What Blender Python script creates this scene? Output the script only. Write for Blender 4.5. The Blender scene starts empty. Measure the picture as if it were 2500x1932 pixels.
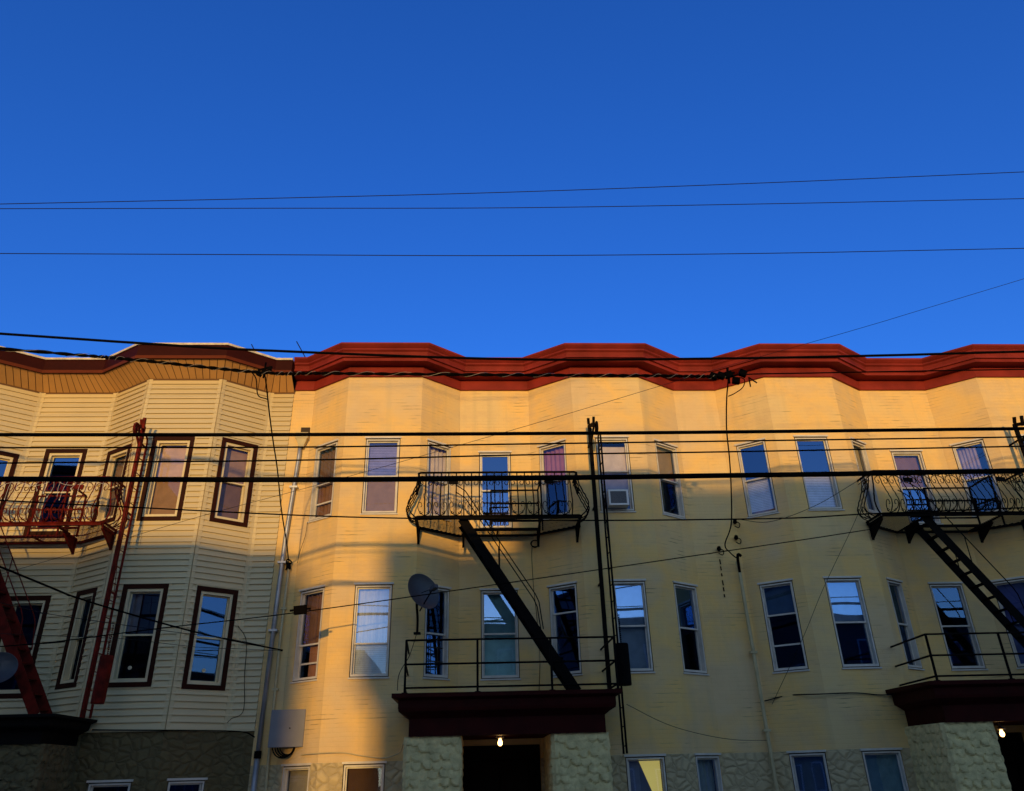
import bpy, math, random
from mathutils import Vector, Matrix
random.seed(7)
sc = bpy.context.scene
COL = sc.collection
EYE = 2.4                                   # eye height above the pavement
# ------------------------------------------------------------------ camera
RT = Vector((0.998636, -0.0462513, -0.0242242))
UP = Vector((0.0008911, -0.4488013, 0.8936312))
FW = Vector((0.0522034, 0.8924339, 0.4481479))
F, CX, CY = 1850.0, 1250.0, 966.0
cam = bpy.data.cameras.new('camera')
cam.sensor_width = 36.0
cam.lens = 36.0 * F / 2500.0
cam.clip_start, cam.clip_end = 0.1, 2000.0
camo = bpy.data.objects.new('camera', cam)
COL.objects.link(camo)
m = Matrix((RT, UP, -FW)).transposed().to_4x4()
m.translation = (0, 0, EYE)
camo.matrix_world = m
sc.camera = camo
# ------------------------------------------------------------------ light
SUN_EL, SUN_AZ = 4.2, 4.0                   # degrees; azimuth = how far left of straight behind the camera
to_sun = Vector((-math.sin(math.radians(SUN_AZ)) * math.cos(math.radians(SUN_EL)),
                 -math.cos(math.radians(SUN_AZ)) * math.cos(math.radians(SUN_EL)), math.sin(math.radians(SUN_EL))))
sl = bpy.data.lights.new('sun', 'SUN')
sl.energy, sl.angle, sl.color = 2.02, math.radians(1.2), (1.0, 0.60, 0.165)
so = bpy.data.objects.new('sun', sl)
COL.objects.link(so)
so.rotation_euler = to_sun.to_track_quat('Z', 'Y').to_euler()
world = bpy.data.worlds.new('World')
sc.world = world
world.use_nodes = True
wt = world.node_tree
bg = wt.nodes['Background']
sky = wt.nodes.new('ShaderNodeTexSky')
sky.sky_type = 'NISHITA'
sky.sun_disc = False
sky.sun_elevation = math.radians(SUN_EL)
sky.sun_rotation = math.radians(180 + SUN_AZ)
sky.air_density, sky.dust_density, sky.ozone_density = 1.0, 0.3, 3.0
def wn(t, **k):
    n = wt.nodes.new(t)
    for a, b in k.items(): setattr(n, a, b)
    return n
geo = wn('ShaderNodeTexCoord')
sep = wn('ShaderNodeSeparateXYZ')
wt.links.new(geo.outputs['Generated'], sep.inputs[0])
mr = wn('ShaderNodeMapRange', interpolation_type='SMOOTHSTEP')
mr.inputs['From Min'].default_value, mr.inputs['From Max'].default_value = -0.75, 0.35
wt.links.new(sep.outputs['Y'], mr.inputs['Value'])
def grade(gamma, tint, sat):
    g = wn('ShaderNodeGamma'); g.inputs[1].default_value = gamma
    wt.links.new(sky.outputs[0], g.inputs[0])
    h = wn('ShaderNodeHueSaturation'); h.inputs['Saturation'].default_value = sat
    wt.links.new(g.outputs[0], h.inputs['Color'])
    x = wn('ShaderNodeMix', data_type='RGBA', blend_type='MULTIPLY')
    x.inputs[0].default_value = 1.0
    wt.links.new(h.outputs[0], x.inputs[6]); x.inputs[7].default_value = (*tint, 1)
    return x.outputs[2]
west = grade(0.95, (1.72, 1.66, 1.72), 0.9)
east = grade(1.0, (0.66, 1.06, 2.12), 1.12)
mx = wn('ShaderNodeMix', data_type='RGBA')
wt.links.new(mr.outputs[0], mx.inputs[0]); wt.links.new(west, mx.inputs[6]); wt.links.new(east, mx.inputs[7])
wt.links.new(mx.outputs[2], bg.inputs[0])
bg.inputs[1].default_value = 0.15
sc.view_settings.view_transform = 'Standard'
sc.view_settings.look = 'None'
sc.view_settings.gamma = 1.0
sc.view_settings.exposure = 0.43
sc.cycles.max_bounces = 8
sc.cycles.transparent_max_bounces = 16
# ------------------------------------------------------------------ helpers
def ray(px, py):
    return RT * (px - CX) + UP * (CY - py) + FW * F
def at_y(px, py, Y):
    d = ray(px, py); d = d * (Y / d.y); return Vector((d.x, d.y, d.z + EYE))
def at_z(px, py, z):
    d = ray(px, py); d = d * ((z - EYE) / d.z); return Vector((d.x, d.y, d.z + EYE))
class MB:
    def __init__(s): s.v = []; s.f = []; s.u = []; s.mi = []
    def face(s, pts, uv=None, m=0):
        b = len(s.v); s.v += [tuple(p) for p in pts]
        s.f.append(list(range(b, b + len(pts)))); s.u.append(uv or [(0, 0)] * len(pts)); s.mi.append(m)
    def idx(s, ids, m=0): s.f.append(ids); s.u.append([(0, 0)] * len(ids)); s.mi.append(m)
    def obox(s, o, a, b, c, m=0):            # origin corner and three edge vectors
        o, a, b, c = map(Vector, (o, a, b, c)); i = len(s.v)
        if a.cross(b).dot(c) < 0: a, b = b, a
        s.v += [tuple(p) for p in (o, o + a, o + a + b, o + b, o + c, o + a + c, o + a + b + c, o + b + c)]
        for q in ((3, 2, 1, 0), (4, 5, 6, 7), (0, 1, 5, 4), (1, 2, 6, 5), (2, 3, 7, 6), (3, 0, 4, 7)):
            s.idx([i + k for k in q], m)
    def box(s, x0, x1, y0, y1, z0, z1, m=0):
        s.obox((x0, y0, z0), (x1 - x0, 0, 0), (0, y1 - y0, 0), (0, 0, z1 - z0), m)
    def bar(s, p, q, w, h, up=(0, 0, 1), m=0):   # rectangular bar from p to q
        p, q = Vector(p), Vector(q); d = q - p; t = d.normalized(); up = Vector(up)
        if abs(t.dot(up)) > .99: up = Vector((0, 1, 0))
        x = t.cross(up).normalized() * w; y = x.cross(t).normalized() * h
        s.obox(p - x / 2 - y / 2, d, x, y, m)
    def tube(s, pts, r, n=6, m=0, cap=True, closed=False):
        pts = [Vector(p) for p in pts]; N = len(pts)
        if N < 2: return
        rr = r if isinstance(r, (list, tuple)) else [r] * N
        base = len(s.v); nrm = None
        for i, p in enumerate(pts):
            if closed: t = (pts[(i + 1) % N] - pts[i - 1])
            else: t = pts[min(i + 1, N - 1)] - pts[max(i - 1, 0)]
            if t.length < 1e-9: t = Vector((0, 0, 1))
            t.normalize()
            if nrm is None:
                a = Vector((0, 0, 1)) if abs(t.z) < .9 else Vector((1, 0, 0)); nrm = t.cross(a).normalized()
            nrm = (nrm - t * nrm.dot(t))
            if nrm.length < 1e-6: nrm = t.orthogonal()
            nrm.normalize(); b = t.cross(nrm)
            for k in range(n):
                a = 2 * math.pi * k / n
                s.v.append(tuple(p + (nrm * math.cos(a) + b * math.sin(a)) * rr[i]))
        for i in range(N if closed else N - 1):
            j = (i + 1) % N
            for k in range(n):
                k2 = (k + 1) % n
                s.idx([base + i * n + k, base + i * n + k2, base + j * n + k2, base + j * n + k], m)
        if cap and not closed:
            s.idx([base + k for k in range(n)][::-1], m); s.idx([base + (N - 1) * n + k for k in range(n)], m)
    def lathe(s, c, axis, prof, n=24, m=0):      # prof: (along axis, radius)
        c, axis = Vector(c), Vector(axis).normalized(); a = axis.orthogonal().normalized(); b = axis.cross(a); base = len(s.v)
        for h, r in prof:
            for k in range(n):
                t = 2 * math.pi * k / n
                s.v.append(tuple(c + axis * h + (a * math.cos(t) + b * math.sin(t)) * max(r, 1e-4)))
        for i in range(len(prof) - 1):
            for k in range(n):
                k2 = (k + 1) % n
                s.idx([base + i * n + k, base + i * n + k2, base + (i + 1) * n + k2, base + (i + 1) * n + k], m)
    def build(s, name, mats, parent=None, smooth=False):
        me = bpy.data.meshes.new(name)
        me.from_pydata(s.v, [], s.f)
        ul = me.uv_layers.new(name='UVMap')
        flat = [c for f in s.u for uv in f for c in uv]
        ul.data.foreach_set('uv', flat)
        me.polygons.foreach_set('material_index', s.mi)
        if smooth: me.polygons.foreach_set('use_smooth', [True] * len(s.f))
        for x in (mats if isinstance(mats, (list, tuple)) else [mats]): me.materials.append(x)
        me.update()
        o = bpy.data.objects.new(name, me); COL.objects.link(o)
        if parent is not None: adopt(o, parent)
        return o
def adopt(o, p):
    o.parent = p
    loc = Vector(p.location) if p.parent is None else Vector((0, 0, 0))   # parts sit at the world origin
    o.matrix_parent_inverse = Matrix.Translation(-loc)
def tag(o, label=None, cat=None, group=None, kind=None):
    if label: o['label'] = label
    if cat: o['category'] = cat
    if group: o['group'] = group
    if kind: o['kind'] = kind
    return o
def thing(name, label, cat, loc=(0, 0, 0), group=None):
    o = bpy.data.objects.new(name, None); COL.objects.link(o); o.location = loc; o.empty_display_size = .2
    return tag(o, label, cat, group)
def spline(pts, per=12):
    pts = [Vector(p) for p in pts]
    P = [pts[0] * 2 - pts[1]] + pts + [pts[-1] * 2 - pts[-2]]; out = []
    for i in range(1, len(P) - 2):
        p0, p1, p2, p3 = P[i - 1:i + 3]
        for k in range(per):
            t = k / per
            out.append(.5 * ((2 * p1) + (p2 - p0) * t + (2 * p0 - 5 * p1 + 4 * p2 - p3) * t * t + (3 * p1 - p0 - 3 * p2 + p3) * t ** 3))
    return out + [pts[-1]]
# ------------------------------------------------------------------ materials
def mat(name, color, rough=.6, var=0.0, vscale=3.0, color2=None, bump=0.0, bscale=30.0, metallic=0.0, spec=.4, streak=0.0):
    M = bpy.data.materials.new(name); M.use_nodes = True; nt = M.node_tree; b = nt.nodes['Principled BSDF']
    b.inputs['Base Color'].default_value = (*color, 1); b.inputs['Roughness'].default_value = rough
    b.inputs['Metallic'].default_value = metallic; b.inputs['Specular IOR Level'].default_value = spec
    tc = nt.nodes.new('ShaderNodeTexCoord')
    if var > 0:
        n = nt.nodes.new('ShaderNodeTexNoise'); n.inputs['Scale'].default_value = vscale; n.inputs['Detail'].default_value = 6
        src = tc.outputs['Object']
        if streak:
            mp = nt.nodes.new('ShaderNodeMapping'); mp.inputs['Scale'].default_value = (1, 1, streak)
            nt.links.new(src, mp.inputs[0]); src = mp.outputs[0]
        nt.links.new(src, n.inputs['Vector'])
        r = nt.nodes.new('ShaderNodeMapRange'); r.inputs[1].default_value = .35; r.inputs[2].default_value = .65
        nt.links.new(n.outputs[0], r.inputs[0])
        x = nt.nodes.new('ShaderNodeMix'); x.data_type = 'RGBA'
        c2 = color2 or tuple(c * (1 - var) for c in color)
        x.inputs[6].default_value = (*color, 1); x.inputs[7].default_value = (*c2, 1)
        nt.links.new(r.outputs[0], x.inputs[0]); nt.links.new(x.outputs[2], b.inputs['Base Color'])
    if bump > 0:
        n = nt.nodes.new('ShaderNodeTexNoise'); n.inputs['Scale'].default_value = bscale; n.inputs['Detail'].default_value = 4
        nt.links.new(tc.outputs['Object'], n.inputs['Vector'])
        bp = nt.nodes.new('ShaderNodeBump'); bp.inputs['Strength'].default_value = bump; bp.inputs['Distance'].default_value = .02
        nt.links.new(n.outputs[0], bp.inputs['Height']); nt.links.new(bp.outputs[0], b.inputs['Normal'])
    return M
def brick_paint():
    M = bpy.data.materials.new('cream_painted_brick'); M.use_nodes = True; nt = M.node_tree; b = nt.nodes['Principled BSDF']
    L = nt.links.new; N = nt.nodes.new
    b.inputs['Roughness'].default_value = .75; b.inputs['Specular IOR Level'].default_value = .25
    uv = N('ShaderNodeUVMap'); tc = N('ShaderNodeTexCoord')
    # slight waviness of the courses
    wob = N('ShaderNodeTexNoise'); wob.inputs['Scale'].default_value = 2.2; L(uv.outputs[0], wob.inputs['Vector'])
    ws = N('ShaderNodeVectorMath'); ws.operation = 'SCALE'; ws.inputs['Scale'].default_value = .03; L(wob.outputs['Color'], ws.inputs[0])
    wa = N('ShaderNodeVectorMath'); L(uv.outputs[0], wa.inputs[0]); L(ws.outputs[0], wa.inputs[1])
    br = N('ShaderNodeTexBrick'); br.inputs['Scale'].default_value = 1; br.inputs['Brick Width'].default_value = .23; br.inputs['Row Height'].default_value = .075
    br.inputs['Mortar Size'].default_value = .009; br.inputs['Mortar Smooth'].default_value = .6
    br.inputs['Color1'].default_value = (1, 1, 1, 1); br.inputs['Color2'].default_value = (.85, .85, .85, 1); br.inputs['Mortar'].default_value = (0, 0, 0, 1)
    L(wa.outputs[0], br.inputs['Vector'])
    # where the paint filled the joints and where they show
    pn = N('ShaderNodeTexNoise'); pn.inputs['Scale'].default_value = 1.3; pn.inputs['Detail'].default_value = 5; L(tc.outputs['Object'], pn.inputs['Vector'])
    pr = N('ShaderNodeMapRange'); pr.inputs[1].default_value = .50; pr.inputs[2].default_value = .66; L(pn.outputs[0], pr.inputs[0])
    mp = N('ShaderNodeMapping'); mp.inputs['Scale'].default_value = (1.5, 1.5, 13.3); L(tc.outputs['Object'], mp.inputs[0])
    dn = N('ShaderNodeTexNoise'); dn.inputs['Scale'].default_value = 2.0; dn.inputs['Detail'].default_value = 2; L(mp.outputs[0], dn.inputs['Vector'])
    dr = N('ShaderNodeMapRange'); dr.inputs[1].default_value = .5; dr.inputs[2].default_value = .62; L(dn.outputs[0], dr.inputs[0])
    mm = N('ShaderNodeMath'); mm.operation = 'MULTIPLY'; L(pr.outputs[0], mm.inputs[0]); L(dr.outputs[0], mm.inputs[1])
    sx = N('ShaderNodeSeparateXYZ'); L(wa.outputs[0], sx.inputs[0])
    rw = N('ShaderNodeMath'); rw.operation = 'MULTIPLY'; rw.inputs[1].default_value = 1 / .075; L(sx.outputs['Y'], rw.inputs[0])
    fr = N('ShaderNodeMath'); fr.operation = 'FRACT'; L(rw.outputs[0], fr.inputs[0])
    ab = N('ShaderNodeMath'); ab.operation = 'PINGPONG'; ab.inputs[1].default_value = .5; L(fr.outputs[0], ab.inputs[0])
    bj = N('ShaderNodeMapRange'); bj.inputs[1].default_value = .14; bj.inputs[2].default_value = .05; L(ab.outputs[0], bj.inputs[0])
    mj = N('ShaderNodeMath'); mj.operation = 'MULTIPLY'; L(bj.outputs[0], mj.inputs[0]); mb2 = N('ShaderNodeMath'); mb2.operation = 'MULTIPLY_ADD'; mb2.inputs[1].default_value = .85; mb2.inputs[2].default_value = .03; L(mm.outputs[0], mb2.inputs[0]); L(mb2.outputs[0], mj.inputs[1])
    # patches of older and newer paint
    big = N('ShaderNodeTexNoise'); big.inputs['Scale'].default_value = .55; big.inputs['Detail'].default_value = 4; L(tc.outputs['Object'], big.inputs['Vector'])
    rp = N('ShaderNodeValToRGB'); L(big.outputs[0], rp.inputs[0])
    e = rp.color_ramp.elements
    e[0].position, e[0].color = .36, (.76, .56, .26, 1); e[1].position, e[1].color = .64, (.72, .53, .28, 1)
    k = rp.color_ramp.elements.new(.5); k.color = (.86, .56, .19, 1)
    st = N('ShaderNodeMapping'); st.inputs['Scale'].default_value = (2.6, 2.6, .22); L(tc.outputs['Object'], st.inputs[0])
    sn = N('ShaderNodeTexNoise'); sn.inputs['Scale'].default_value = 1.4; sn.inputs['Detail'].default_value = 5; L(st.outputs[0], sn.inputs['Vector'])
    sr = N('ShaderNodeMapRange'); sr.inputs[1].default_value = .52; sr.inputs[2].default_value = .75; sr.inputs[4].default_value = .38; L(sn.outputs[0], sr.inputs[0])
    m1 = N('ShaderNodeMix'); m1.data_type = 'RGBA'; L(sr.outputs[0], m1.inputs[0]); L(rp.outputs[0], m1.inputs[6]); m1.inputs[7].default_value = (.50, .40, .22, 1)
    pm = N('ShaderNodeMapping'); pm.inputs['Scale'].default_value = (1, 1, 2.2); L(tc.outputs['Object'], pm.inputs[0])
    p2 = N('ShaderNodeTexNoise'); p2.inputs['Scale'].default_value = 1.9; p2.inputs['Detail'].default_value = 7; p2.inputs['Roughness'].default_value = .6; L(pm.outputs[0], p2.inputs['Vector'])
    q2 = N('ShaderNodeMapRange'); q2.inputs[1].default_value = .46; q2.inputs[2].default_value = .66; q2.inputs[4].default_value = .45; L(p2.outputs[0], q2.inputs[0])
    m0 = N('ShaderNodeMix'); m0.data_type = 'RGBA'; L(q2.outputs[0], m0.inputs[0]); L(m1.outputs[2], m0.inputs[6]); m0.inputs[7].default_value = (.64, .45, .24, 1)
    m2 = N('ShaderNodeMix'); m2.data_type = 'RGBA'; L(mj.outputs[0], m2.inputs[0]); L(m0.outputs[2], m2.inputs[6]); m2.inputs[7].default_value = (.30, .21, .09, 1)
    L(m2.outputs[2], b.inputs['Base Color'])
    fn = N('ShaderNodeTexNoise'); fn.inputs['Scale'].default_value = 9; fn.inputs['Detail'].default_value = 6; L(tc.outputs['Object'], fn.inputs['Vector'])
    h1 = N('ShaderNodeMath'); h1.operation = 'MULTIPLY'; h1.inputs[1].default_value = -.5; L(br.outputs['Fac'], h1.inputs[0])
    h2 = N('ShaderNodeMath'); h2.operation = 'MULTIPLY_ADD'; L(fn.outputs[0], h2.inputs[0]); h2.inputs[1].default_value = .9; L(h1.outputs[0], h2.inputs[2])
    bp = N('ShaderNodeBump'); bp.inputs['Strength'].default_value = .35; bp.inputs['Distance'].default_value = .012
    L(h2.outputs[0], bp.inputs['Height']); L(bp.outputs[0], b.inputs['Normal'])
    return M
def stone_mat(name, color, color2, scale=5.6):
    M = bpy.data.materials.new(name); M.use_nodes = True; nt = M.node_tree; b = nt.nodes['Principled BSDF']
    L = nt.links.new; N = nt.nodes.new
    b.inputs['Roughness'].default_value = .85
    tc = N('ShaderNodeTexCoord'); mp = N('ShaderNodeMapping'); mp.inputs['Scale'].default_value = (1, .7, 1.25); L(tc.outputs['Object'], mp.inputs[0])
    wob = N('ShaderNodeTexNoise'); wob.inputs['Scale'].default_value = 3; L(mp.outputs[0], wob.inputs['Vector'])
    ws = N('ShaderNodeVectorMath'); ws.operation = 'SCALE'; ws.inputs['Scale'].default_value = .16; L(wob.outputs['Color'], ws.inputs[0])
    wa = N('ShaderNodeVectorMath'); L(mp.outputs[0], wa.inputs[0]); L(ws.outputs[0], wa.inputs[1])
    v = N('ShaderNodeTexVoronoi'); v.feature = 'DISTANCE_TO_EDGE'; v.inputs['Scale'].default_value = scale; L(wa.outputs[0], v.inputs['Vector'])
    v2 = N('ShaderNodeTexVoronoi'); v2.inputs['Scale'].default_value = scale; L(wa.outputs[0], v2.inputs['Vector'])
    r = N('ShaderNodeMapRange'); r.inputs[1].default_value = 0; r.inputs[2].default_value = .24; L(v.outputs['Distance'], r.inputs[0])
    n = N('ShaderNodeTexNoise'); n.inputs['Scale'].default_value = 14; n.inputs['Detail'].default_value = 5; L(tc.outputs['Object'], n.inputs['Vector'])
    cx = N('ShaderNodeMix'); cx.data_type = 'RGBA'; L(v2.outputs['Color'], cx.inputs[0]); cx.inputs[6].default_value = (*color, 1); cx.inputs[7].default_value = (*color2, 1)
    jx = N('ShaderNodeMix'); jx.data_type = 'RGBA'; L(r.outputs[0], jx.inputs[0]); jx.inputs[6].default_value = (*[c * .9 for c in color2], 1); L(cx.outputs[2], jx.inputs[7])
    L(jx.outputs[2], b.inputs['Base Color'])
    h = N('ShaderNodeMath'); h.operation = 'MULTIPLY_ADD'; L(n.outputs[0], h.inputs[0]); h.inputs[1].default_value = .5; L(r.outputs[0], h.inputs[2])
    bp = N('ShaderNodeBump'); bp.inputs['Strength'].default_value = .55; bp.inputs['Distance'].default_value = .04
    L(h.outputs[0], bp.inputs['Height']); L(bp.outputs[0], b.inputs['Normal'])
    return M
_gl = {}
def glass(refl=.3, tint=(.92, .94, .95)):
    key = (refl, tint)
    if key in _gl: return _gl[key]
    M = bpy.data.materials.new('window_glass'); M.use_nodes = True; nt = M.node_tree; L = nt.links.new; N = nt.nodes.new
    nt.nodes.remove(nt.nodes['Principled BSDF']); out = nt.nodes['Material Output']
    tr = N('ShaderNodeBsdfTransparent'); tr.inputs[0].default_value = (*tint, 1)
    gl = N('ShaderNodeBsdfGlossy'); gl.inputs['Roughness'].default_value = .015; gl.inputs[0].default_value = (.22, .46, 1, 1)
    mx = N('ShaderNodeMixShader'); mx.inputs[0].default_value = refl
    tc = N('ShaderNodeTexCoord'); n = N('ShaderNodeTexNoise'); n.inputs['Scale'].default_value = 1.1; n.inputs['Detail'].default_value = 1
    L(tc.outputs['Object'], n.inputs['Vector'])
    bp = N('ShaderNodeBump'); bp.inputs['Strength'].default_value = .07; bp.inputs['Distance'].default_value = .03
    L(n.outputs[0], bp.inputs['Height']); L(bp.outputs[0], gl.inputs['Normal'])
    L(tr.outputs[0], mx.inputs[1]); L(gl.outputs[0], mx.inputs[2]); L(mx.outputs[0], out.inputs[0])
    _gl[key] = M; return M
_cl = {}
def cloth(c):
    if c not in _cl: _cl[c] = mat('curtain_cloth', c, .8, .18, 6, bump=.2, bscale=40)
    return _cl[c]
def emis(name, c, s):
    M = bpy.data.materials.new(name); M.use_nodes = True; b = M.node_tree.nodes['Principled BSDF']
    b.inputs['Base Color'].default_value = (*c, 1); b.inputs['Emission Color'].default_value = (*c, 1); b.inputs['Emission Strength'].default_value = s
    return M
M = dict(
    brick=brick_paint(),
    pier=mat('cream_pier_paint', (.84, .68, .31), .9, .28, 7, bump=.8, bscale=24),
    stone=stone_mat('cream_cast_stone', (.62, .50, .27), (.50, .40, .22)),
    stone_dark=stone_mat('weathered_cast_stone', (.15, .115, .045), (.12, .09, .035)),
    siding=mat('cream_vinyl_siding', (.65, .53, .295), .5, .10, .8, bump=.05, bscale=60, streak=.3),
    red=mat('red_cornice_paint', (.27, .031, .021), .6, .38, 1.8, bump=.12, bscale=18, spec=.08),
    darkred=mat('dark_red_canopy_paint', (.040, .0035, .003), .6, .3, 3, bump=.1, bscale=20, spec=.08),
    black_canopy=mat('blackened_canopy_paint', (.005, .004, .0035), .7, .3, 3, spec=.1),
    brown=mat('brown_trim_paint', (.034, .0075, .0028), .6, .2, 3, bump=.08, bscale=30, spec=.08),
    fascia=mat('dark_brown_fascia', (.040, .006, .003), .6, .2, 2, spec=.06),
    brown2=mat('light_brown_trim', (.14, .028, .008), .6, .15, 3, spec=.08),
    soffit=mat('tan_soffit_vinyl', (.66, .37, .14), .6, .12, 2, spec=.1),
    soffit_gap=mat('soffit_groove', (.14, .07, .03), .8),
    dripedge=mat('pale_drip_edge', (.8, .68, .45), .5, .3, 9),
    cream_frame=mat('cream_window_frame', (.72, .60, .36), .5, .1, 5),
    white_frame=mat('white_window_frame', (.68, .63, .54), .5, .15, 6),
    grille_gap_shade=mat('dark_joint_shade', (.05, .035, .02), .9),  # grille colour, also the painted shadow gap round window frames
    black=mat('black_iron', (.006, .005, .005), .7, .3, 8, bump=.15, bscale=60, spec=.04),
    rediron=mat('red_iron', (.17, .013, .008), .55, .35, 6, color2=(.07, .008, .005), bump=.15, bscale=50, spec=.05),
    cable=mat('black_cable', (.004, .0035, .0035), .8, spec=.015),
    wire=mat('grey_wire', (.012, .011, .011), .5, spec=.1),
    lash=mat('lashing_wire', (.25, .22, .18), .4),
    zinc=mat('galvanised_pipe', (.42, .43, .45), .4, .25, 4, metallic=.5, bump=.05),
    creampipe=mat('cream_painted_pipe', (.58, .48, .26), .55, .2, 4),
    bluepipe=mat('dark_blue_pipe', (.02, .025, .05), .5),
    dish=mat('grey_dish', (.065, .068, .08), .45, .15, 3),
    boxwhite=mat('white_utility_box', (.21, .21, .225), .5, .12, 4),
    acwhite=mat('white_metal', (.75, .74, .72), .5), acgrey=mat('grey_air_conditioner', (.55, .55, .55), .5), acgrill=mat('air_conditioner_grille', (.09, .10, .12), .6),
    dark=mat('dark_room', (.05, .035, .025), .9), door=mat('dark_brown_door', (.006, .004, .003), .6, spec=.1),
    roof=mat('tar_roof', (.06, .06, .06), .9, .3, 2), oppbrick=mat('brown_brick', (.16, .10, .07), .8, .25, 4),
    asphalt=mat('asphalt', (.05, .05, .05), .9, .3, 2, bump=.3, bscale=80), concrete=mat('concrete', (.30, .29, .27), .85, .2, 1.5, bump=.2, bscale=50),
)
# ------------------------------------------------------------------ facade geometry
class Facet:
    def __init__(s, p0, p1, u0=0):
        s.p0, s.p1 = Vector((*p0, 0)), Vector((*p1, 0)); d = s.p1 - s.p0; s.L = d.length; s.t = d / s.L; s.n = Vector((s.t.y, -s.t.x, 0)); s.u0 = u0
    def P(s, u, z, d=0.0): return s.p0 + s.t * u + s.n * d + Vector((0, 0, z))
    def hit(s, px, py):
        r = ray(px, py); k = s.p0.dot(s.n) / r.dot(s.n); p = r * k
        return (p - s.p0).dot(s.t), p.z + EYE
def facets(poly):
    out, u = [], 0
    for a, b in zip(poly, poly[1:]):
        f = Facet(a, b, u); out.append(f); u += f.L
    return out
def sweep(mb, poly, prof, m=0):
    """profile (offset outward, z) swept along a plan polyline with mitred corners"""
    pts = [Vector(p) for p in poly]; N = len(pts); rings = []
    def nrm(a, b): t = (b - a).normalized(); return Vector((t.y, -t.x))
    for i, p in enumerate(pts):
        n1 = nrm(pts[max(i - 1, 0)], pts[max(i, 1)]); n2 = nrm(pts[min(i, N - 2)], pts[min(i + 1, N - 1)])
        b = (n1 + n2).normalized(); k = 1 / max(b.dot(n1), .3)
        rings.append([Vector((p.x + b.x * k * o, p.y + b.y * k * o, z)) for o, z in prof])
    for i in range(N - 1):
        for j in range(len(prof) - 1):
            mb.face([rings[i][j], rings[i + 1][j], rings[i + 1][j + 1], rings[i][j + 1]], m=m)
    for r in (rings[0], rings[-1]):
        mb.face(r, m=m)
    return rings
YF, YR = 14.5, 15.14
BEIGE = [(-3.93, YR), (-3.48, YR), (-2.64, YF), (-1.07, YF), (-.27, YR), (1.25, YR), (2.135, YF), (3.62, YF), (4.55, YR), (5.51, YR),
         (6.42, YF), (7.95, YF), (8.88, YR), (10.45, YR), (11.27, YF), (12.85, YF), (13.7, YR), (15.2, YR)]
SIDE = [(-13.6, YR), (-12.8, YR), (-11.95, YF), (-10.2, YF), (-9.31, YR), (-7.74, YR), (-6.80, YF), (-5.29, YF), (-4.43, YR), (-3.93, YR)]
BF, SF = facets(BEIGE), facets(SIDE)
def win(fac, quad, z=None):
    """opening of a window seen at four photo corners TL TR BL BR, as (u0, u1, z0, z1) on its wall"""
    h = [fac.hit(*p) if p else None for p in quad]
    us = lambda ix: [h[i][0] for i in ix if h[i]]; zs = lambda ix: [h[i][1] for i in ix if h[i]]
    u0 = sum(us((0, 2))) / len(us((0, 2))); u1 = sum(us((1, 3))) / len(us((1, 3)))
    if z: z0, z1 = z
    else: z0, z1 = sum(zs((2, 3))) / len(zs((2, 3))), sum(zs((0, 1))) / len(zs((0, 1)))
    return max(u0, .06), min(u1, fac.L - .06), z0, z1
Z3 = (EYE + 4.68, EYE + 6.285); Z2 = (EYE + 1.635, EYE + 3.285); Z1 = (EYE - 1.5, EYE + .24)
# name -> (facet, quad, z range, frame style, mid-rail share, contents)
def wall_mesh(fs, holes, z0, z1, depth=.17, zsplit=None):
    mb = MB()
    for i, f in enumerate(fs):
        hs = holes.get(i, [])
        us = sorted({0, f.L, *[a for h in hs for a in h[:2]]}); zs = sorted({z0, z1, *([zsplit] if zsplit else []), *[a for h in hs for a in h[2:]]})
        for a, b in zip(us, us[1:]):
            for c, d in zip(zs, zs[1:]):
                um, zm = (a + b) / 2, (c + d) / 2
                if any(h[0] < um < h[1] and h[2] < zm < h[3] for h in hs): continue
                mb.face([f.P(a, c), f.P(b, c), f.P(b, d), f.P(a, d)], [(f.u0 + a, c), (f.u0 + b, c), (f.u0 + b, d), (f.u0 + a, d)], 1 if zsplit and zm < zsplit else 0)
        for (a, b, c, d) in hs:
            for p, q in (((a, c), (b, c)), ((b, c), (b, d)), ((b, d), (a, d)), ((a, d), (a, c))):
                mb.face([f.P(*p), f.P(*q), f.P(*q, -depth), f.P(*p, -depth)], [(f.u0 + p[0], p[1])] * 2 + [(f.u0 + q[0] + .1, q[1])] * 2)
    return mb
def siding_mesh(fs, holes, z0, z1, lap=.113, lip=.03):
    mb = MB()
    for i, f in enumerate(fs):
        hs = holes.get(i, [])
        n = round((z1 - z0) / lap); lp = (z1 - z0) / n
        cuts = sorted({*[round(z0 + k * lp, 5) for k in range(n + 1)], *[a for h in hs for a in h[2:] if z0 < a < z1]})
        for c, d in zip(cuts, cuts[1:]):
            zm = (c + d) / 2; k = int((zm - z0) / lp); zb = z0 + k * lp
            act = sorted([h for h in hs if h[2] < zm < h[3]]); u = 0; segs = []
            for h in act:
                if h[0] > u: segs.append((u, h[0]))
                u = h[1]
            if u < f.L: segs.append((u, f.L))
            dd = lambda z: .004 + lip * (1 - (z - zb) / lp)
            for a, b in segs:
                mb.face([f.P(a, c, dd(c)), f.P(b, c, dd(c)), f.P(b, d, dd(d)), f.P(a, d, dd(d))], [(a, c), (b, c), (b, d), (a, d)])
                if abs(c - zb) < 1e-3: mb.face([f.P(a, c, 0), f.P(b, c, 0), f.P(b, c, dd(c)), f.P(a, c, dd(c))])
        for (a, b, c, d) in hs:
            for p, q in (((a, c), (b, c)), ((b, c), (b, d)), ((b, d), (a, d)), ((a, d), (a, c))):
                mb.face([f.P(*p), f.P(*q), f.P(*q, -.17), f.P(*p, -.17)])
    return mb
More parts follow.
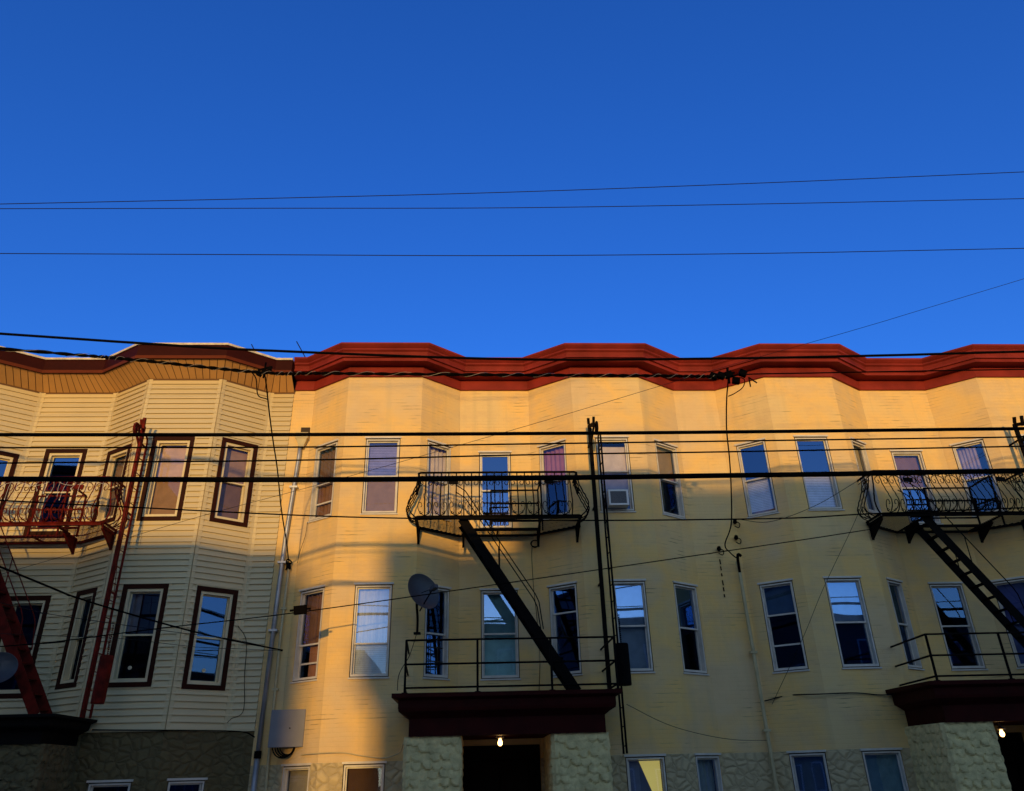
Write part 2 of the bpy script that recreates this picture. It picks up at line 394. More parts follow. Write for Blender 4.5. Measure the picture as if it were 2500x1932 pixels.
def ring(mb, f, a, b, c, d, w, d0, d1, m=0, wb=None):
    """rectangular frame of bar width w between depths d0..d1, butt jointed"""
    wb = w if wb is None else wb
    def bx(u0, u1, z0, z1): mb.obox(f.P(u0, z0, d0), f.t * (u1 - u0), Vector((0, 0, z1 - z0)), f.n * (d1 - d0), m)
    bx(a, a + w, c, d); bx(b - w, b, c, d); bx(a + w, b - w, d - w, d); bx(a + w, b - w, c, c + wb)
def window(par, f, o, style='white', mid=.5, up=None, low=None, gu=.3, gl=.3, open_=0.0, storm=False, grille=False):
    a, b, c, d = o; w = MB()
    if style == 'brown':
        tw = .085; ring(w, f, a - .002, b + .002, c - .002, d + .002, tw, -.03, .035, 1)
        ia, ib, ic, id_ = a + tw, b - tw, c + tw, d - tw
        ring(w, f, ia, ib, ic, id_, .05, -.10, .012, 0)
        fm = [M['cream_frame'], M['brown']]; sash = M['cream_frame']
    else:
        ring(w, f, a + .001, b - .001, c + .001, d - .001, .016, -.10, -.018, 1)  # dark outer ring: shadow of the frame joint put into the colour
        ia, ib, ic, id_ = a + .017, b - .017, c + .017, d - .017
        ring(w, f, ia, ib, ic, id_, .026, -.11, .002, 0, wb=.034)
        w.obox(f.P(a - .02, d + .002, -.01), f.t * (b - a + .04), Vector((0, 0, .035)), f.n * .04, 0)     # head moulding
        w.obox(f.P(a - .015, c - .028, -.02), f.t * (b - a + .03), Vector((0, 0, .027)), f.n * .045, 0)   # sill
        fm = [M['white_frame'], M['grille_gap_shade']]; sash = M['white_frame']
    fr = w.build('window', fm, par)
    fw = .05 if style == 'brown' else .028
    ja, jb, jc, jd = ia + fw, ib - fw, ic + fw, id_ - fw
    zm = jc + (jd - jc) * (1 - mid)
    s1 = MB(); ring(s1, f, ja + .001, jb - .001, zm - .016, jd - .001, .022, -.085, -.055, wb=.03); s1.build('sash', sash, fr)
    s2 = MB(); lo0 = jc + open_
    ring(s2, f, ja + .001, jb - .001, lo0 + .001, zm + .016 + open_ * .6, .024, -.125, -.092)
    if storm: s2.obox(f.P(ja + .03, lo0 + (zm - lo0) * .42, -.12), f.t * (jb - ja - .06), Vector((0, 0, .03)), f.n * .02)
    s2.build('sash', sash, fr)
    if grille:
        g = MB()
        for k in (1, 2): g.obox(f.P(ja + (jb - ja) * k / 3 - .008, lo0 + .03, -.083), f.t * .016, Vector((0, 0, zm - lo0 - .05)), f.n * .012)
        for k in (1, 2): g.obox(f.P(ja + .03, lo0 + (zm - lo0) * k / 3, -.098), f.t * (jb - ja - .06), Vector((0, 0, .016)), f.n * .012)
        g.build('window_grille', M['grille_gap_shade'], fr)
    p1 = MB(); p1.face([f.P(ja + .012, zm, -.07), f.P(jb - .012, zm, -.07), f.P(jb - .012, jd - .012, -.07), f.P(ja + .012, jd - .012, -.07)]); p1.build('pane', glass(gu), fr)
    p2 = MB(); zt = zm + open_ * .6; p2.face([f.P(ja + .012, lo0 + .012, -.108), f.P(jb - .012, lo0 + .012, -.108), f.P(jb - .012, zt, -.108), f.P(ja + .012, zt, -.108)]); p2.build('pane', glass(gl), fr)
    for cont, z0, z1 in ((up, zm, jd), (low, jc, zm)):
        if not cont: continue
        for kind, colr, f0, f1, *ux in (cont if isinstance(cont, list) else [cont]):
            u0, u1 = (ja + (jb - ja) * ux[0], ja + (jb - ja) * ux[1]) if ux else (ja - .02, jb + .02)
            zz0, zz1 = z0 + (z1 - z0) * f0, z0 + (z1 - z0) * f1; cm = MB(); D = -.165
            if kind == 'blind':
                n = max(4, int((zz1 - zz0) / .035))
                for k in range(n):
                    za, zb = zz0 + (zz1 - zz0) * k / n, zz0 + (zz1 - zz0) * (k + 1) / n
                    cm.face([f.P(u0, za, D + .012), f.P(u1, za, D + .012), f.P(u1, zb, D), f.P(u0, zb, D)])
                cm.build('blind', cloth(colr), fr)
            elif kind == 'shade':
                n = 6
                for k in range(n):
                    ua, ub = u0 + (u1 - u0) * k / n, u0 + (u1 - u0) * (k + 1) / n; g = lambda x: D + .008 * math.sin(x * 5)
                    cm.face([f.P(ua, zz0, g(ua)), f.P(ub, zz0, g(ub)), f.P(ub, zz1, g(ub)), f.P(ua, zz1, g(ua))])
                cm.build('shade', cloth(colr), fr)
            else:
                n = 26; ph = random.random() * 6; am = .02
                g = lambda k: D - .015 + am * math.sin(k * 1.35 + ph) + .008 * math.sin(k * .57)
                for k in range(n):
                    ua, ub = u0 + (u1 - u0) * k / n, u0 + (u1 - u0) * (k + 1) / n
                    cm.face([f.P(ua, zz0, g(k)), f.P(ub, zz0, g(k + 1)), f.P(ub, zz1, g(k + 1) * .9 - .015), f.P(ua, zz1, g(k) * .9 - .015)])
                cm.build('curtain', cloth(colr), fr)
    return fr
WHITE, LAV, PALE, TAN, BRN, PUR, BLU, GRY = (.86, .86, .90), (.36, .33, .55), (.62, .52, .46), (.45, .34, .2), (.20, .10, .05), (.40, .16, .22), (.30, .45, .62), (.34, .30, .28)
BW = [  # facet index, corners TL TR BL BR in the photo, z, options
    # third floor
    (1, [(767, 1097), (825, 1075), (756, 1275), (810, 1260)], Z3, dict(up=('curtain', BRN, 0, 1), low=('curtain', (.26, .12, .06), 0, 1), storm=True, mid=.52, gu=.14, gl=.12)),
    (2, [(894, 1072), (978, 1070), (881, 1254), (970, 1252)], Z3, dict(up=('blind', LAV, 0, 1), low=('shade', (.30, .19, .13), 0, 1), gu=.16, gl=.06)),
    (3, [(1044, 1074), (1102, 1099), None, None], Z3, dict(up=('curtain', PALE, 0, 1), low=('curtain', (.5, .4, .33), 0, 1), gu=.06, gl=.08)),
    (4, [(1168, 1100), (1248, 1100), (1172, 1280), (1250, 1280)], (EYE + 4.55, EYE + 6.22), dict(gu=.28, gl=.40, grille=True)),
    (5, [(1315, 1093), (1380, 1074), None, None], Z3, dict(up=('curtain', PUR, 0, 1), gu=.14, gl=.15)),
    (6, [(1452, 1072), (1532, 1069), (1468, 1251), (1552, 1251)], Z3, dict(up=('shade', (.68, .58, .52), 0, .86), low=('shade', (.35, .28, .24), .36, 1), mid=.45, gu=.07, gl=.10, storm=True)),
    (7, [(1598, 1080), (1651, 1093), (1618, 1255), (1676, 1271)], Z3, dict(up=('shade', (.42, .26, .15), 0, 1), gu=.2, gl=.10)),
    (9, [(1794, 1086), (1866, 1069), (1828, 1264), (1901, 1251)], Z3, dict(low=('blind', WHITE, .12, 1, 0, .86), gu=.26, gl=.12)),
    (10, [(1938, 1065), (2016, 1063), (1975, 1246), (2061, 1245)], Z3, dict(low=('blind', WHITE, 0, 1), gu=.30, gl=.12)),
    (11, [(2076, 1070), (2112, 1088), None, None], Z3, dict(up=('shade', TAN, 0, 1), low=('shade', (.2, .2, .22), 0, 1), gu=.12, gl=.2)),
    (12, [(2178, 1103), (2249, 1100), (2216, 1276), (2298, 1273)], (EYE + 4.55, EYE + 6.2), dict(up=('shade', (.24, .13, .06), 0, 1), gu=.14, gl=.42, grille=True)),
    (13, [(2322, 1090), (2400, 1072), None, None], Z3, dict(up=('curtain', (.45, .36, .38), 0, 1, 0, .72), gu=.2, gl=.16)),
    (14, [(2484, 1068), None, None, None], Z3, dict(gu=.2, gl=.2)),
    # second floor
    (1, [(731, 1448), (792, 1433), (715, 1667), (775, 1657)], Z2, dict(up=('curtain', (.22, .10, .05), 0, 1), low=('curtain', (.36, .16, .09), 0, 1, .3, 1), storm=True, mid=.62, gu=.1, gl=.1)),
    (2, [(866, 1427), (959, 1427), (853, 1653), (949, 1655)], Z2, dict(up=('curtain', (.62, .66, .70), 0, 1), low=('blind', (.72, .78, .78), 0, 1), mid=.65, gu=.28, gl=.10, storm=False)),
    (3, [(1043, 1434), (1098, 1444), (1029, 1648), (1095, 1661)], Z2, dict(gu=.06, gl=.38, mid=.52, grille=True)),
    (4, [(1173, 1448), (1266, 1448), (1175, 1665), (1268, 1665)], Z2, dict(up=('shade', (.30, .55, .55), 0, 1), low=('shade', (.36, .66, .62), 0, 1), gu=.40, gl=.15)),
    (5, [(1336, 1440), (1408, 1427), (1352, 1657), (1421, 1650)], Z2, dict(gu=.42, gl=.22, mid=.3)),
    (6, [(1490, 1422), (1574, 1418), (1516, 1642), (1598, 1641)], Z2, dict(up=('shade', (.40, .55, .70), 0, 1), low=('shade', (.22, .30, .36), 0, 1), gu=.46, gl=.2)),
    (7, [(1643, 1424), (1700, 1437), (1670, 1643), (1729, 1652)], Z2, dict(gu=.30, gl=.05)),
    (9, [(1852, 1433), (1934, 1418), (1890, 1644), (1975, 1635)], Z2, dict(up=('shade', (.10, .18, .26), 0, 1), gu=.40, gl=.12, mid=.36, open_=.0, storm=True)),
    (10, [(2012, 1412), (2100, 1412), (2056, 1631), (2150, 1631)], Z2, dict(up=('shade', (.45, .60, .78), 0, 1), gu=.46, gl=.2)),
    (11, [(2165, 1417), (2204, 1430), (2217, 1630), (2253, 1639)], Z2, dict(gu=.22, gl=.16)),
    (12, [(2268, 1436), (2352, 1436), (2328, 1646), (2412, 1645)], Z2, dict(gu=.22, gl=.16)),
    (13, [(2434, 1433), (2510, 1421), (2480, 1655), None], Z2, dict(up=('shade', (.10, .11, .35), 0, 1), low=('shade', (.10, .13, .30), 0, 1), gu=.3, gl=.2)),
    (14, [(2590, 1415), (2680, 1415), None, None], Z2, dict(gu=.3, gl=.2)),
    # ground floor
    (1, [(690, 1878), (758, 1873), None, None], Z1, dict(up=('shade', (.45, .38, .25), 0, 1), gu=.15, mid=.6)),
    (2, [(838, 1869), (941, 1867), None, None], Z1, dict(up=('shade', (.08, .035, .012), 0, 1), gu=.08, mid=.6)),
    (6, [(1526, 1848), (1623, 1848), None, None], Z1, dict(up=[('shade', (.30, .34, .42), 0, 1, 0, .36)], gu=.3, mid=.6)),
    (7, [(1697, 1850), (1757, 1852), None, None], Z1, dict(up=('curtain', (.36, .45, .42), 0, 1), gu=.3, mid=.6)),
    (9, [(1925, 1845), (2015, 1839), None, None], Z1, dict(up=('shade', (.10, .14, .16), 0, 1), gu=.3, mid=.6)),
    (10, [(2103, 1837), (2200, 1835), None, None], Z1, dict(up=('shade', (.20, .36, .40), 0, 1), gu=.3, mid=.6)),
]
SW = [
    (3, [(-60, 1076), (51, 1097), None, None], (EYE + 4.62, EYE + 6.2), dict(gu=.30, gl=.3), 3),
    (4, [(111, 1098), (214, 1098), (62, 1308), (166, 1308)], None, dict(gu=.34, gl=.3), 4),
    (5, [(270, 1093), (327, 1072), None, None], None, dict(up=('shade', (.26, .13, .05), 0, 1), low=('shade', (.20, .10, .05), 0, 1), gu=.12, gl=.12), 5),
    (6, [(377, 1068), (476, 1067), (333, 1273), (443, 1272)], None, dict(up=('shade', (.66, .44, .33), 0, 1), low=('shade', (.36, .20, .11), 0, 1), gu=.07, gl=.06), 6),
    (7, [(544, 1069), (629, 1089), (508, 1274), (602, 1288)], None, dict(up=('shade', (.40, .24, .15), 0, 1), low=('shade', (.18, .10, .05), 0, 1), gu=.06, gl=.05), 7),
    (4, [(13, 1457), (123, 1455), (-38, 1706), (71, 1706)], None, dict(gu=.10, gl=.05), 4),
    (5, [(183, 1453), (243, 1429), (146, 1686), (189, 1674)], None, dict(gu=.08, gl=.04), 5),
    (6, [(299, 1427), (413, 1427), (258, 1680), (371, 1677)], None, dict(up=('curtain', (.55, .5, .5), .1, 1, 0, .3), gu=.40, gl=.06), 6),
    (7, [(481, 1429), (580, 1444), (442, 1680), (548, 1689)], None, dict(gu=.27, gl=.24), 7),
    (6, [(221, 1884), (327, 1882), None, None], (EYE - 1.5, EYE + .06), dict(gu=.05, gl=.05), 6),
    (7, [(414, 1882), (505, 1884), None, None], (EYE - 1.5, EYE + .06), dict(gu=.12, gl=.05), 7),
]
# ------------------------------------------------------------------ cream building
bld = thing('apartment_building', 'long cream painted brick apartment building with rippling bays and a red cornice', 'building', (4.5, YR, 0))
TOPB = EYE + 7.74
holes = {}
blist = []
for i, quad, z, opt in BW:
    f = BF[i]
    if quad[1] is None: q0 = f.hit(*quad[0]); o = (q0[0], q0[0] + .75, *z)
    else:
        if quad[2] is None:
            u0, u1 = f.hit(*quad[0])[0], f.hit(*quad[1])[0]; o = (max(u0, .06), min(u1, f.L - .06), *z)
        else: o = win(f, quad, z)
    holes.setdefault(i, []).append(o); blist.append((f, o, opt))
# porch openings behind the two canopies
for i in (4, 12): holes.setdefault(i, []).append((.02, BF[i].L - .02, 0.3, EYE + .5))
w = wall_mesh(BF, holes, 0, TOPB, zsplit=EYE + .27)
w.build('wall', [M['brick'], M['stone']], bld)
for f, o, opt in blist: window(bld, f, o, 'white', **opt)
TOPC = EYE + 8.34
c = MB()
CP = [(0, TOPB - .02), (.05, TOPB - .02), (.05, EYE + 7.915), (.02, EYE + 7.917), (.02, EYE + 7.965), (.285, EYE + 7.97), (.285, EYE + 8.04), (.33, EYE + 8.045), (.33, EYE + 8.085), (.30, EYE + 8.10),
      (.32, EYE + 8.17), (.36, EYE + 8.20), (.36, EYE + 8.235), (.39, EYE + 8.26), (.43, EYE + 8.30), (.43, TOPC), (-.2, TOPC)]
CPOLY = [(BEIGE[0][0] + .02, YR)] + BEIGE[1:]
sweep(c, CPOLY, CP); c.build('cornice', M['red'], bld)
def shell(par, poly, top, yb=21.0):
    x0, x1 = poly[0][0] + .01, poly[-1][0] - .01
    s = MB(); s.face([(p[0], p[1] + .02, top) for p in poly] + [(x1, yb, top), (x0, yb, top)]); s.build('roof', M['roof'], par)
    s = MB()
    for a, b in (((x0, poly[0][1] + .2), (x0, yb)), ((x0, yb), (x1, yb)), ((x1, yb), (x1, poly[-1][1] + .2))):
        s.face([(*a, 0), (*b, 0), (*b, top), (*a, top)])
    s.build('rear_wall', M['dark'], par)
    s = MB()
    for z in (EYE + 1.1, EYE + 4.15): s.box(x0 + .05, x1 - .05, YR + .35, yb - .05, z, z + .25)
    s.box(x0 + .05, x1 - .05, 18.2, 18.35, 0, EYE + 1.1); s.box(x0 + .05, x1 - .05, 18.2, 18.35, EYE + 1.35, EYE + 4.15); s.box(x0 + .05, x1 - .05, 18.2, 18.35, EYE + 4.4, top - .05)
    s.build('interior_floor', M['dark'], par)
shell(bld, BEIGE, TOPB + .45)
# ------------------------------------------------------------------ sided house on the left
hs = thing('row_house', 'cream clapboard house with brown window trim and brown eaves, left of the cream brick building', 'house', (-8.5, YR, 0))
ZS0, ZS1 = EYE + .86, EYE + 7.66
holes, slist = {}, []
for i, quad, z, opt, k in SW:
    f = SF[i]; z3 = z or ((EYE + 4.6, EYE + 6.22) if quad[0][1] < 1200 else (EYE + 1.45, EYE + 3.2))
    if quad[2] is None:
        u0, u1 = f.hit(*quad[0])[0], f.hit(*quad[1])[0]; o = (max(u0, .06), min(u1, f.L - .06), *z3)
    else: o = win(f, quad, None)
    holes.setdefault(i, []).append(o); slist.append((f, o, opt))
holes.setdefault(4, []).append((.25, SF[4].L - .25, .3, EYE + .45))
siding_mesh(SF, holes, ZS0, ZS1).build('siding', M['siding'], hs)
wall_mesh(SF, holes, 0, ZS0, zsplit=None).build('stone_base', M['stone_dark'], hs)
tr = MB()
for a, f in zip(SF, SF[1:]):                                     # corner boards
    p = f.p0; b = (a.n + f.n).normalized()
    for q in (a, f):
        s = -1 if q is a else 1
        tr.obox(p + Vector((0, 0, ZS0)) + q.n * .002, q.t * s * .07, q.n * .024, Vector((0, 0, ZS1 - ZS0)))
for f in SF: tr.obox(f.P(0, ZS0 - .03, 0), f.t * f.L, f.n * .03, Vector((0, 0, .04)))
for f, o, _ in slist:                                            # pale channel round each window
    if o[2] > ZS0: ring(tr, f, o[0] - .035, o[1] + .035, o[2] - .035, o[3] + .035, .034, 0, .022)
tr.build('corner_board', M['siding'], hs)
for f, o, opt in slist:
    wf = window(hs, f, o, 'brown' if o[2] > ZS0 else 'white', **opt)
    if o[2] > ZS0 and o[3] < EYE + 4 and f in (SF[6], SF[7]):
        st = MB(); cu = o[0] + (o[1] - o[0]) * (.42 if f is SF[6] else .5); st.lathe(f.P(cu, o[2] + .34, -.100), f.n, [(0, .001), (0, .035), (.003, .035), (.003, .001)], 14); st.build('sticker', M['dripedge'], wf)
SPOLY = SIDE[:-1] + [(-3.915, YR)]
c = MB(); sweep(c, SPOLY, [(.455, EYE + 7.90), (.50, EYE + 7.90), (.50, EYE + 7.95), (.50, EYE + 8.235), (-.1, EYE + 8.235)]); c.build('fascia', M['fascia'], hs)
c = MB(); sweep(c, SPOLY, [(.503, EYE + 7.895), (.515, EYE + 7.895), (.515, EYE + 7.965), (.503, EYE + 7.965)]); c.build('fascia_strip', M['brown2'], hs)
c = MB(); sweep(c, SPOLY, [(.505, EYE + 8.215), (.525, EYE + 8.215), (.525, EYE + 8.262), (-.1, EYE + 8.275)]); c.build('drip_edge', M['dripedge'], hs)
c = MB(); r = sweep(c, SPOLY, [(.0, ZS1 - .02), (.018, ZS1 - .02), (.018, ZS1 + .02), (.46, EYE + 7.91)], m=1)
for i, f in enumerate(SF):                                        # soffit planks standing off the groove colour
    n = max(2, int(f.L / .135)); A, B = r[i], r[i + 1]
    for k in range(n):
        g = .05
        t0, t1 = (k + g) / n, (k + 1 - g) / n
        q = [A[2].lerp(B[2], t0), A[2].lerp(B[2], t1), A[3].lerp(B[3], t1), A[3].lerp(B[3], t0)]
        c.face([p + Vector((0, 0, -.006)) - f.n * -.004 for p in q], m=0)
c.build('soffit', [M['soffit'], M['soffit_gap']], hs)
shell(hs, SIDE, EYE + 8.2)
# ------------------------------------------------------------------ porches
def porch(par, xc, xl, xr, z1, z0, matc, mats, yl=13.0):
    poly = [(xl, YF + .45), (xl, yl), (xr, yl), (xr, YF + .45)]
    h = z1 - z0; c = MB()
    prof = [(-.27, z0), (-.27, z0 + h * .42), (-.25, z0 + h * .44), (-.20, z0 + h * .50), (-.11, z0 + h * .58), (-.10, z0 + h * .66), (-.10, z0 + h * .84), (-.03, z0 + h * .88), (0, z0 + h * .90), (0, z1)]
    rg = sweep(c, poly, prof)
    c.face([r[-1] for r in rg]); c.face([r[0] for r in rg])
    c.build('porch_canopy', matc, par)
    for s, x0, x1 in ((-1, xl + .22, xl + 1.09), (1, xr - 1.13, xr - .24)):
        fs = facets([(x0, YF + .4), (x0, yl + .33), (x1, yl + .33), (x1, YF + .4)]); k = MB(); R = random.Random(int(xc * 10) + s)
        for f in fs:                                              # overlapping rounded stones in rows, real relief
            nu, nz = max(8, int(f.L / .022)), int(z0 / .022)
            def d(u, z):
                row = .12; best = .0
                rr = int(z / row)
                for q in (rr, rr + 1):
                    ww = .155
                    off = (q * .618 % 1) * ww + .03 * math.sin(q * 2.3)
                    kk = math.floor((u - off) / ww)
                    for j in (kk, kk + 1):
                        hsh = math.sin(q * 12.9 + j * 78.2) * 43758.5; hsh -= math.floor(hsh)
                        cu = off + (j + .5) * ww + (hsh - .5) * .07; cz = (q + .55) * row + (hsh - .5) * .06
                        du, dz = (u - cu) / (ww * .62), (z - cz) / (row * .85)
                        e = 1 - du * du - dz * dz
                        if e > 0: best = max(best, (.35 + .65 * math.sqrt(e)) * (.45 + .8 * (0.5 - dz)) * (.6 + .7 * hsh) * .030)
                return best
            idx = len(k.v)
            for iz in range(nz + 1):
                for iu in range(nu + 1):
                    u, z = f.L * iu / nu, z0 * iz / nz
                    k.v.append(tuple(f.P(u, z, d(u + f.u0, z) * (0 if iu in (0, nu) else 1))))
            for iz in range(nz):
                for iu in range(nu):
                    a = idx + iz * (nu + 1) + iu; k.idx([a, a + 1, a + nu + 2, a + nu + 1])
        k.build('porch_pier', mats, par)
    d = MB(); dx0, dx1 = xc - .62, xc + .62
    d.box(dx0 - .55, dx1 + .55, YR + .3, YR + .36, 0.3, z0 - .01); d.build('vestibule_wall', M['door'], par)
    d = MB(); d.box(dx0, dx0 + .08, YR + .2, YR + .29, .3, z0 - .25); d.box(dx1 - .08, dx1, YR + .2, YR + .29, .3, z0 - .25); d.box(dx0 + .08, dx1 - .08, YR + .2, YR + .29, z0 - .33, z0 - .25)
    for x in (dx0 + .1, xc + .02): d.box(x, x + .5, YR + .22, YR + .28, .32, z0 - .36)
    dd = d.build('door', M['door'], par)
    d = MB(); d.lathe((xc - .06, YR + .21, 1.25), (0, -1, 0), [(0, .03), (.04, .035), (.06, .02), (.065, .001)], 12); d.build('handle', M['zinc'], dd)
    d = MB(); d.box(xc - 1.4, xc + 1.4, yl + .3, YR + .3, 0, .3); d.build('porch_step', M['concrete'], par)
ZC1, ZC0 = EYE + 1.215, EYE + .59
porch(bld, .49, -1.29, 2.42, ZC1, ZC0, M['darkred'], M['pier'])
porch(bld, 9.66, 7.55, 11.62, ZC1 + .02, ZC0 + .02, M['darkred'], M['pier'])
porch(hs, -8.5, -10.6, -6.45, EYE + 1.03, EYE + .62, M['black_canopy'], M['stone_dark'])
# ------------------------------------------------------------------ fire escapes
def prof_d(v):                                                    # belly of the balcony rail, v = height share
    K = [(0, .03), (.06, .14), (.16, .215), (.26, .225), (.40, .17), (.55, .10), (.72, .035), (.88, .0), (1, 0)]
    for (a, x), (b, y) in zip(K, K[1:]):
        if a <= v <= b: t = (v - a) / (b - a); t = t * t * (3 - 2 * t); return x + (y - x) * t
    return 0
def fire_escape(label, xl, xr, poly, ma, zf, zr, yf=13.95, ladder_x=None, weight=None, stair=True, zroof=None, lad_z0=None, guide=True, lowrail=True, cl=None, ops=(.28, .76)):
    xc = (xl + xr) / 2
    T = thing('fire_escape', label, 'fire escape', (xc, YF, zf), 'fire escapes on the facades')
    # railing
    ZH = zr - zf; rl = MB(); wall_y = YF + .05
    path = [(xl, wall_y, -1, 0), (xl, yf, 0, 0), (xr, yf, 0, 0), (xr, wall_y, 1, 0)]
    bars = []
    nf = max(6, round((xr - xl) / .145)); 
    for k in range(nf + 1):
        x = xl + (xr - xl) * k / nf
        o = Vector((0, -1, 0)) if 0 < k < nf else Vector((-.75 if k == 0 else .75, -.75, 0)); bars.append((Vector((x, yf, 0)), o, k))
    for s, x in ((-1, xl), (1, xr)):
        for k in range(1, 4): bars.append((Vector((x, yf + (wall_y - yf) * k / 4, 0)), Vector((s, 0, 0)), k))
    def bp(b, o, v): return b + o * prof_d(v) + Vector((0, 0, zf + ZH * v))
    for b, o, k in bars:
        rl.tube([bp(b, o, v / 16) for v in range(17)], .0115 if abs(o.x) < .5 or abs(o.y) < .5 else .015, 4)
    for zz, r_ in ((zr, .021), (zf + .01, .022), (zr - .075, .008)):
        v = (zz - zf) / ZH; d = prof_d(max(0, min(1, v)))
        q = [(xl - d, wall_y, zz), (xl - d, yf - d + .05, zz), (xl - d + .05, yf - d, zz), (xr + d - .05, yf - d, zz), (xr + d, yf - d + .05, zz), (xr + d, wall_y, zz)]
        rl.tube(q, r_, 6)
    # scrolls: heart pairs at the belly and under the top rail
    def curl(base, ax, o, u0, v0, R, turn, flip):
        """spiral from (u0, v0) shares; ax is the direction along the rail"""
        pts = []
        for i in range(19):
            t = i / 18; r = R * (1 - .78 * t); a = turn + t * 1.7 * math.pi * flip
            u, v = u0 + r * math.cos(a), v0 + r * math.sin(a)
            vv = max(.02, min(.98, v / ZH)); pts.append(base + ax * u + o * (prof_d(vv) + .004) + Vector((0, 0, zf + v)))
        return pts
    stp = (xr - xl) / nf
    def heart(base, ax, o, lowz, big, up):
        s = .9 * stp
        for sg in (-1, 1):
            # outer sweep from the bar foot out and curling in at the top, with a small counter curl below
            p = [(0, 0), (.30, .03), (.62, .10), (.88, .24), (.92, .42), (.78, .56), (.55, .58), (.38, .47), (.42, .36), (.55, .35)]
            pts = []
            for (u, v) in p:
                z = lowz + big * (v if up else (.6 - v)); vv = max(.0, min(1, z / ZH))
                pts.append(base + ax * (sg * u * s) + o * (prof_d(vv) + .004) + Vector((0, 0, zf + z)))
            rl.tube(spline(pts, 4), .0085, 4)
            rl.tube(curl(base, ax, o, sg * s * .55, lowz + big * (.02 if up else .56) + .035, .03, math.pi * (1 if sg > 0 else 0), sg), .0075, 4)
    X = Vector((1, 0, 0))
    for k in range(1, nf, 2):
        b = Vector((xl + stp * k, yf, 0)); o = Vector((0, -1, 0))
        heart(b, X, o, .02, .36, True); heart(b, X, o, ZH - .28, .30, False)
    for s, x in ((-1, xl), (1, xr)):
        b = Vector((x, (yf + wall_y) / 2, 0)); heart(b, Vector((0, 1, 0)), Vector((s, 0, 0)), .02, .36, True); heart(b, Vector((0, 1, 0)), Vector((s, 0, 0)), ZH - .32, .3, False)
    rl.build('railing', ma, T)
    for x in (xl + (xr - xl) * .22, xl + (xr - xl) * .82):
        q = MB(); q.bar((x - .09, yf - .03, zr - .2), (x + .09, yf - .03, zr - .21), .03, .085); q.build('plate', ma, T)
    # platform: flat bars over a frame, clear of the stair well
    ops0, ops1 = xl + (xr - xl) * ops[0], xl + (xr - xl) * ops[1]
    p = MB(); back = poly                                       # wall plan behind the balcony
    def xlim(y):
        lo, hi = xl - .02, xr + .02
        for (a, b) in zip(back, back[1:]):
            if min(a[1], b[1]) <= y <= max(a[1], b[1]) and abs(a[1] - b[1]) > 1e-6:
                x = a[0] + (b[0] - a[0]) * (y - a[1]) / (b[1] - a[1])
                if b[1] > a[1]: lo = max(lo, x + .02)
                else: hi = min(hi, x - .02)
        return lo, hi
    y = yf; yw = yf + .72
    while y < YR - .03:
        lo, hi = xlim(y)
        for a, b in (((lo, ops0), (ops1, hi)) if y < yw and stair else ((lo, hi),)):
            if b > a + .03: p.bar((a, y, zf), (b, y, zf), .016, .008)
        y += .066
    for x in (xl, ops0, xc, ops1, xr):
        lo_y = yf; hi_y = YR - .04 if back[1][0] < x < back[2][0] else YF
        if x == xc: lo_y = yw
        p.bar((x, lo_y, zf - .032), (x, hi_y, zf - .032), .03, .03)
    p.bar((xl, yf - .02, zf - .02), (xr, yf - .02, zf - .02), .05, .05)
    p.bar((ops0, yw, zf - .03), (ops1, yw, zf - .03), .04, .04)
    a0, a1, a2, a3 = [Vector((q[0], q[1] - .03, zf - .03)) for q in back]
    for a, b in ((a0, a1), (a1, a2), (a2, a3)): p.bar(a, b, .03, .045)
    p.build('platform', ma, T)
    for x, yb in ((xl, YF), (xr, YF), (ops0, YR - .35), (ops1, YR - .35)):
        q = MB(); y0 = yf + .03 if yb == YF else yb - .5
        q.bar((x, yb - .03, zf - .05), (x, yb - .03, zf - .36), .045, .03, up=(0, 1, 0)); q.bar((x, y0, zf - .07), (x, yb - .02, zf - .33), .04, .04); q.bar((x, y0, zf - .06), (x, yb, zf - .06), .04, .03)
        q.face([(x, y0 + .02, zf - .07), (x, yb - .03, zf - .07), (x, yb - .03, zf - .31)])
        q.build('bracket', ma, T)
    if stair:
        q = MB(); g0, g1, yg = xl + (xr - xl) * .46, ops1 + .03, yw + .03; zt = zf + .80                    # guard round the stair well
        for x in (g0, g1): q.bar((x, yg, zf - .02), (x, yg, zt), .03, .03, up=(0, 1, 0))
        for z in (zt, zf + .52, zf + .15): q.bar((g0, yg, z), (g1, yg, z), .028, .028)
        q.bar((g1, yf + .05, zf - .25), (g1, yf + .05, zt), .028, .028, up=(0, 1, 0)); q.bar((g1, yf + .05, zt), (g1, yg, zt), .026, .026)
        q.build('stair_guard', ma, T)
        S0 = Vector((ops0 - .02, 0, zf)); S1 = Vector((ops0 + 2.0, 0, zroof + .06)); q = MB(); ys = (yf + .07, yf + .50)
        dirv = (S1 - S0).normalized()
        for ysx in ys:
            a, b = S0 + Vector((0, ysx, 0)), S1 + Vector((0, ysx, 0)); q.bar(a, b, .018, .17)
            q.bar(b - Vector((.02, 0, .0)), b + Vector((-.02, 0, -.07)), .05, .10, up=(1, 0, 0))
        q.build('stair_stringer', ma, T)
        n = 13
        for k in range(n):
            c0 = S0.lerp(S1, (k + .6) / n); q = MB(); q.box(c0.x - .05, c0.x + .05, ys[0] + .01, ys[1] - .01, c0.z - .012, c0.z + .012); q.build('stair_tread', ma, T)
        q = MB(); up = Vector((0, 0, .62))
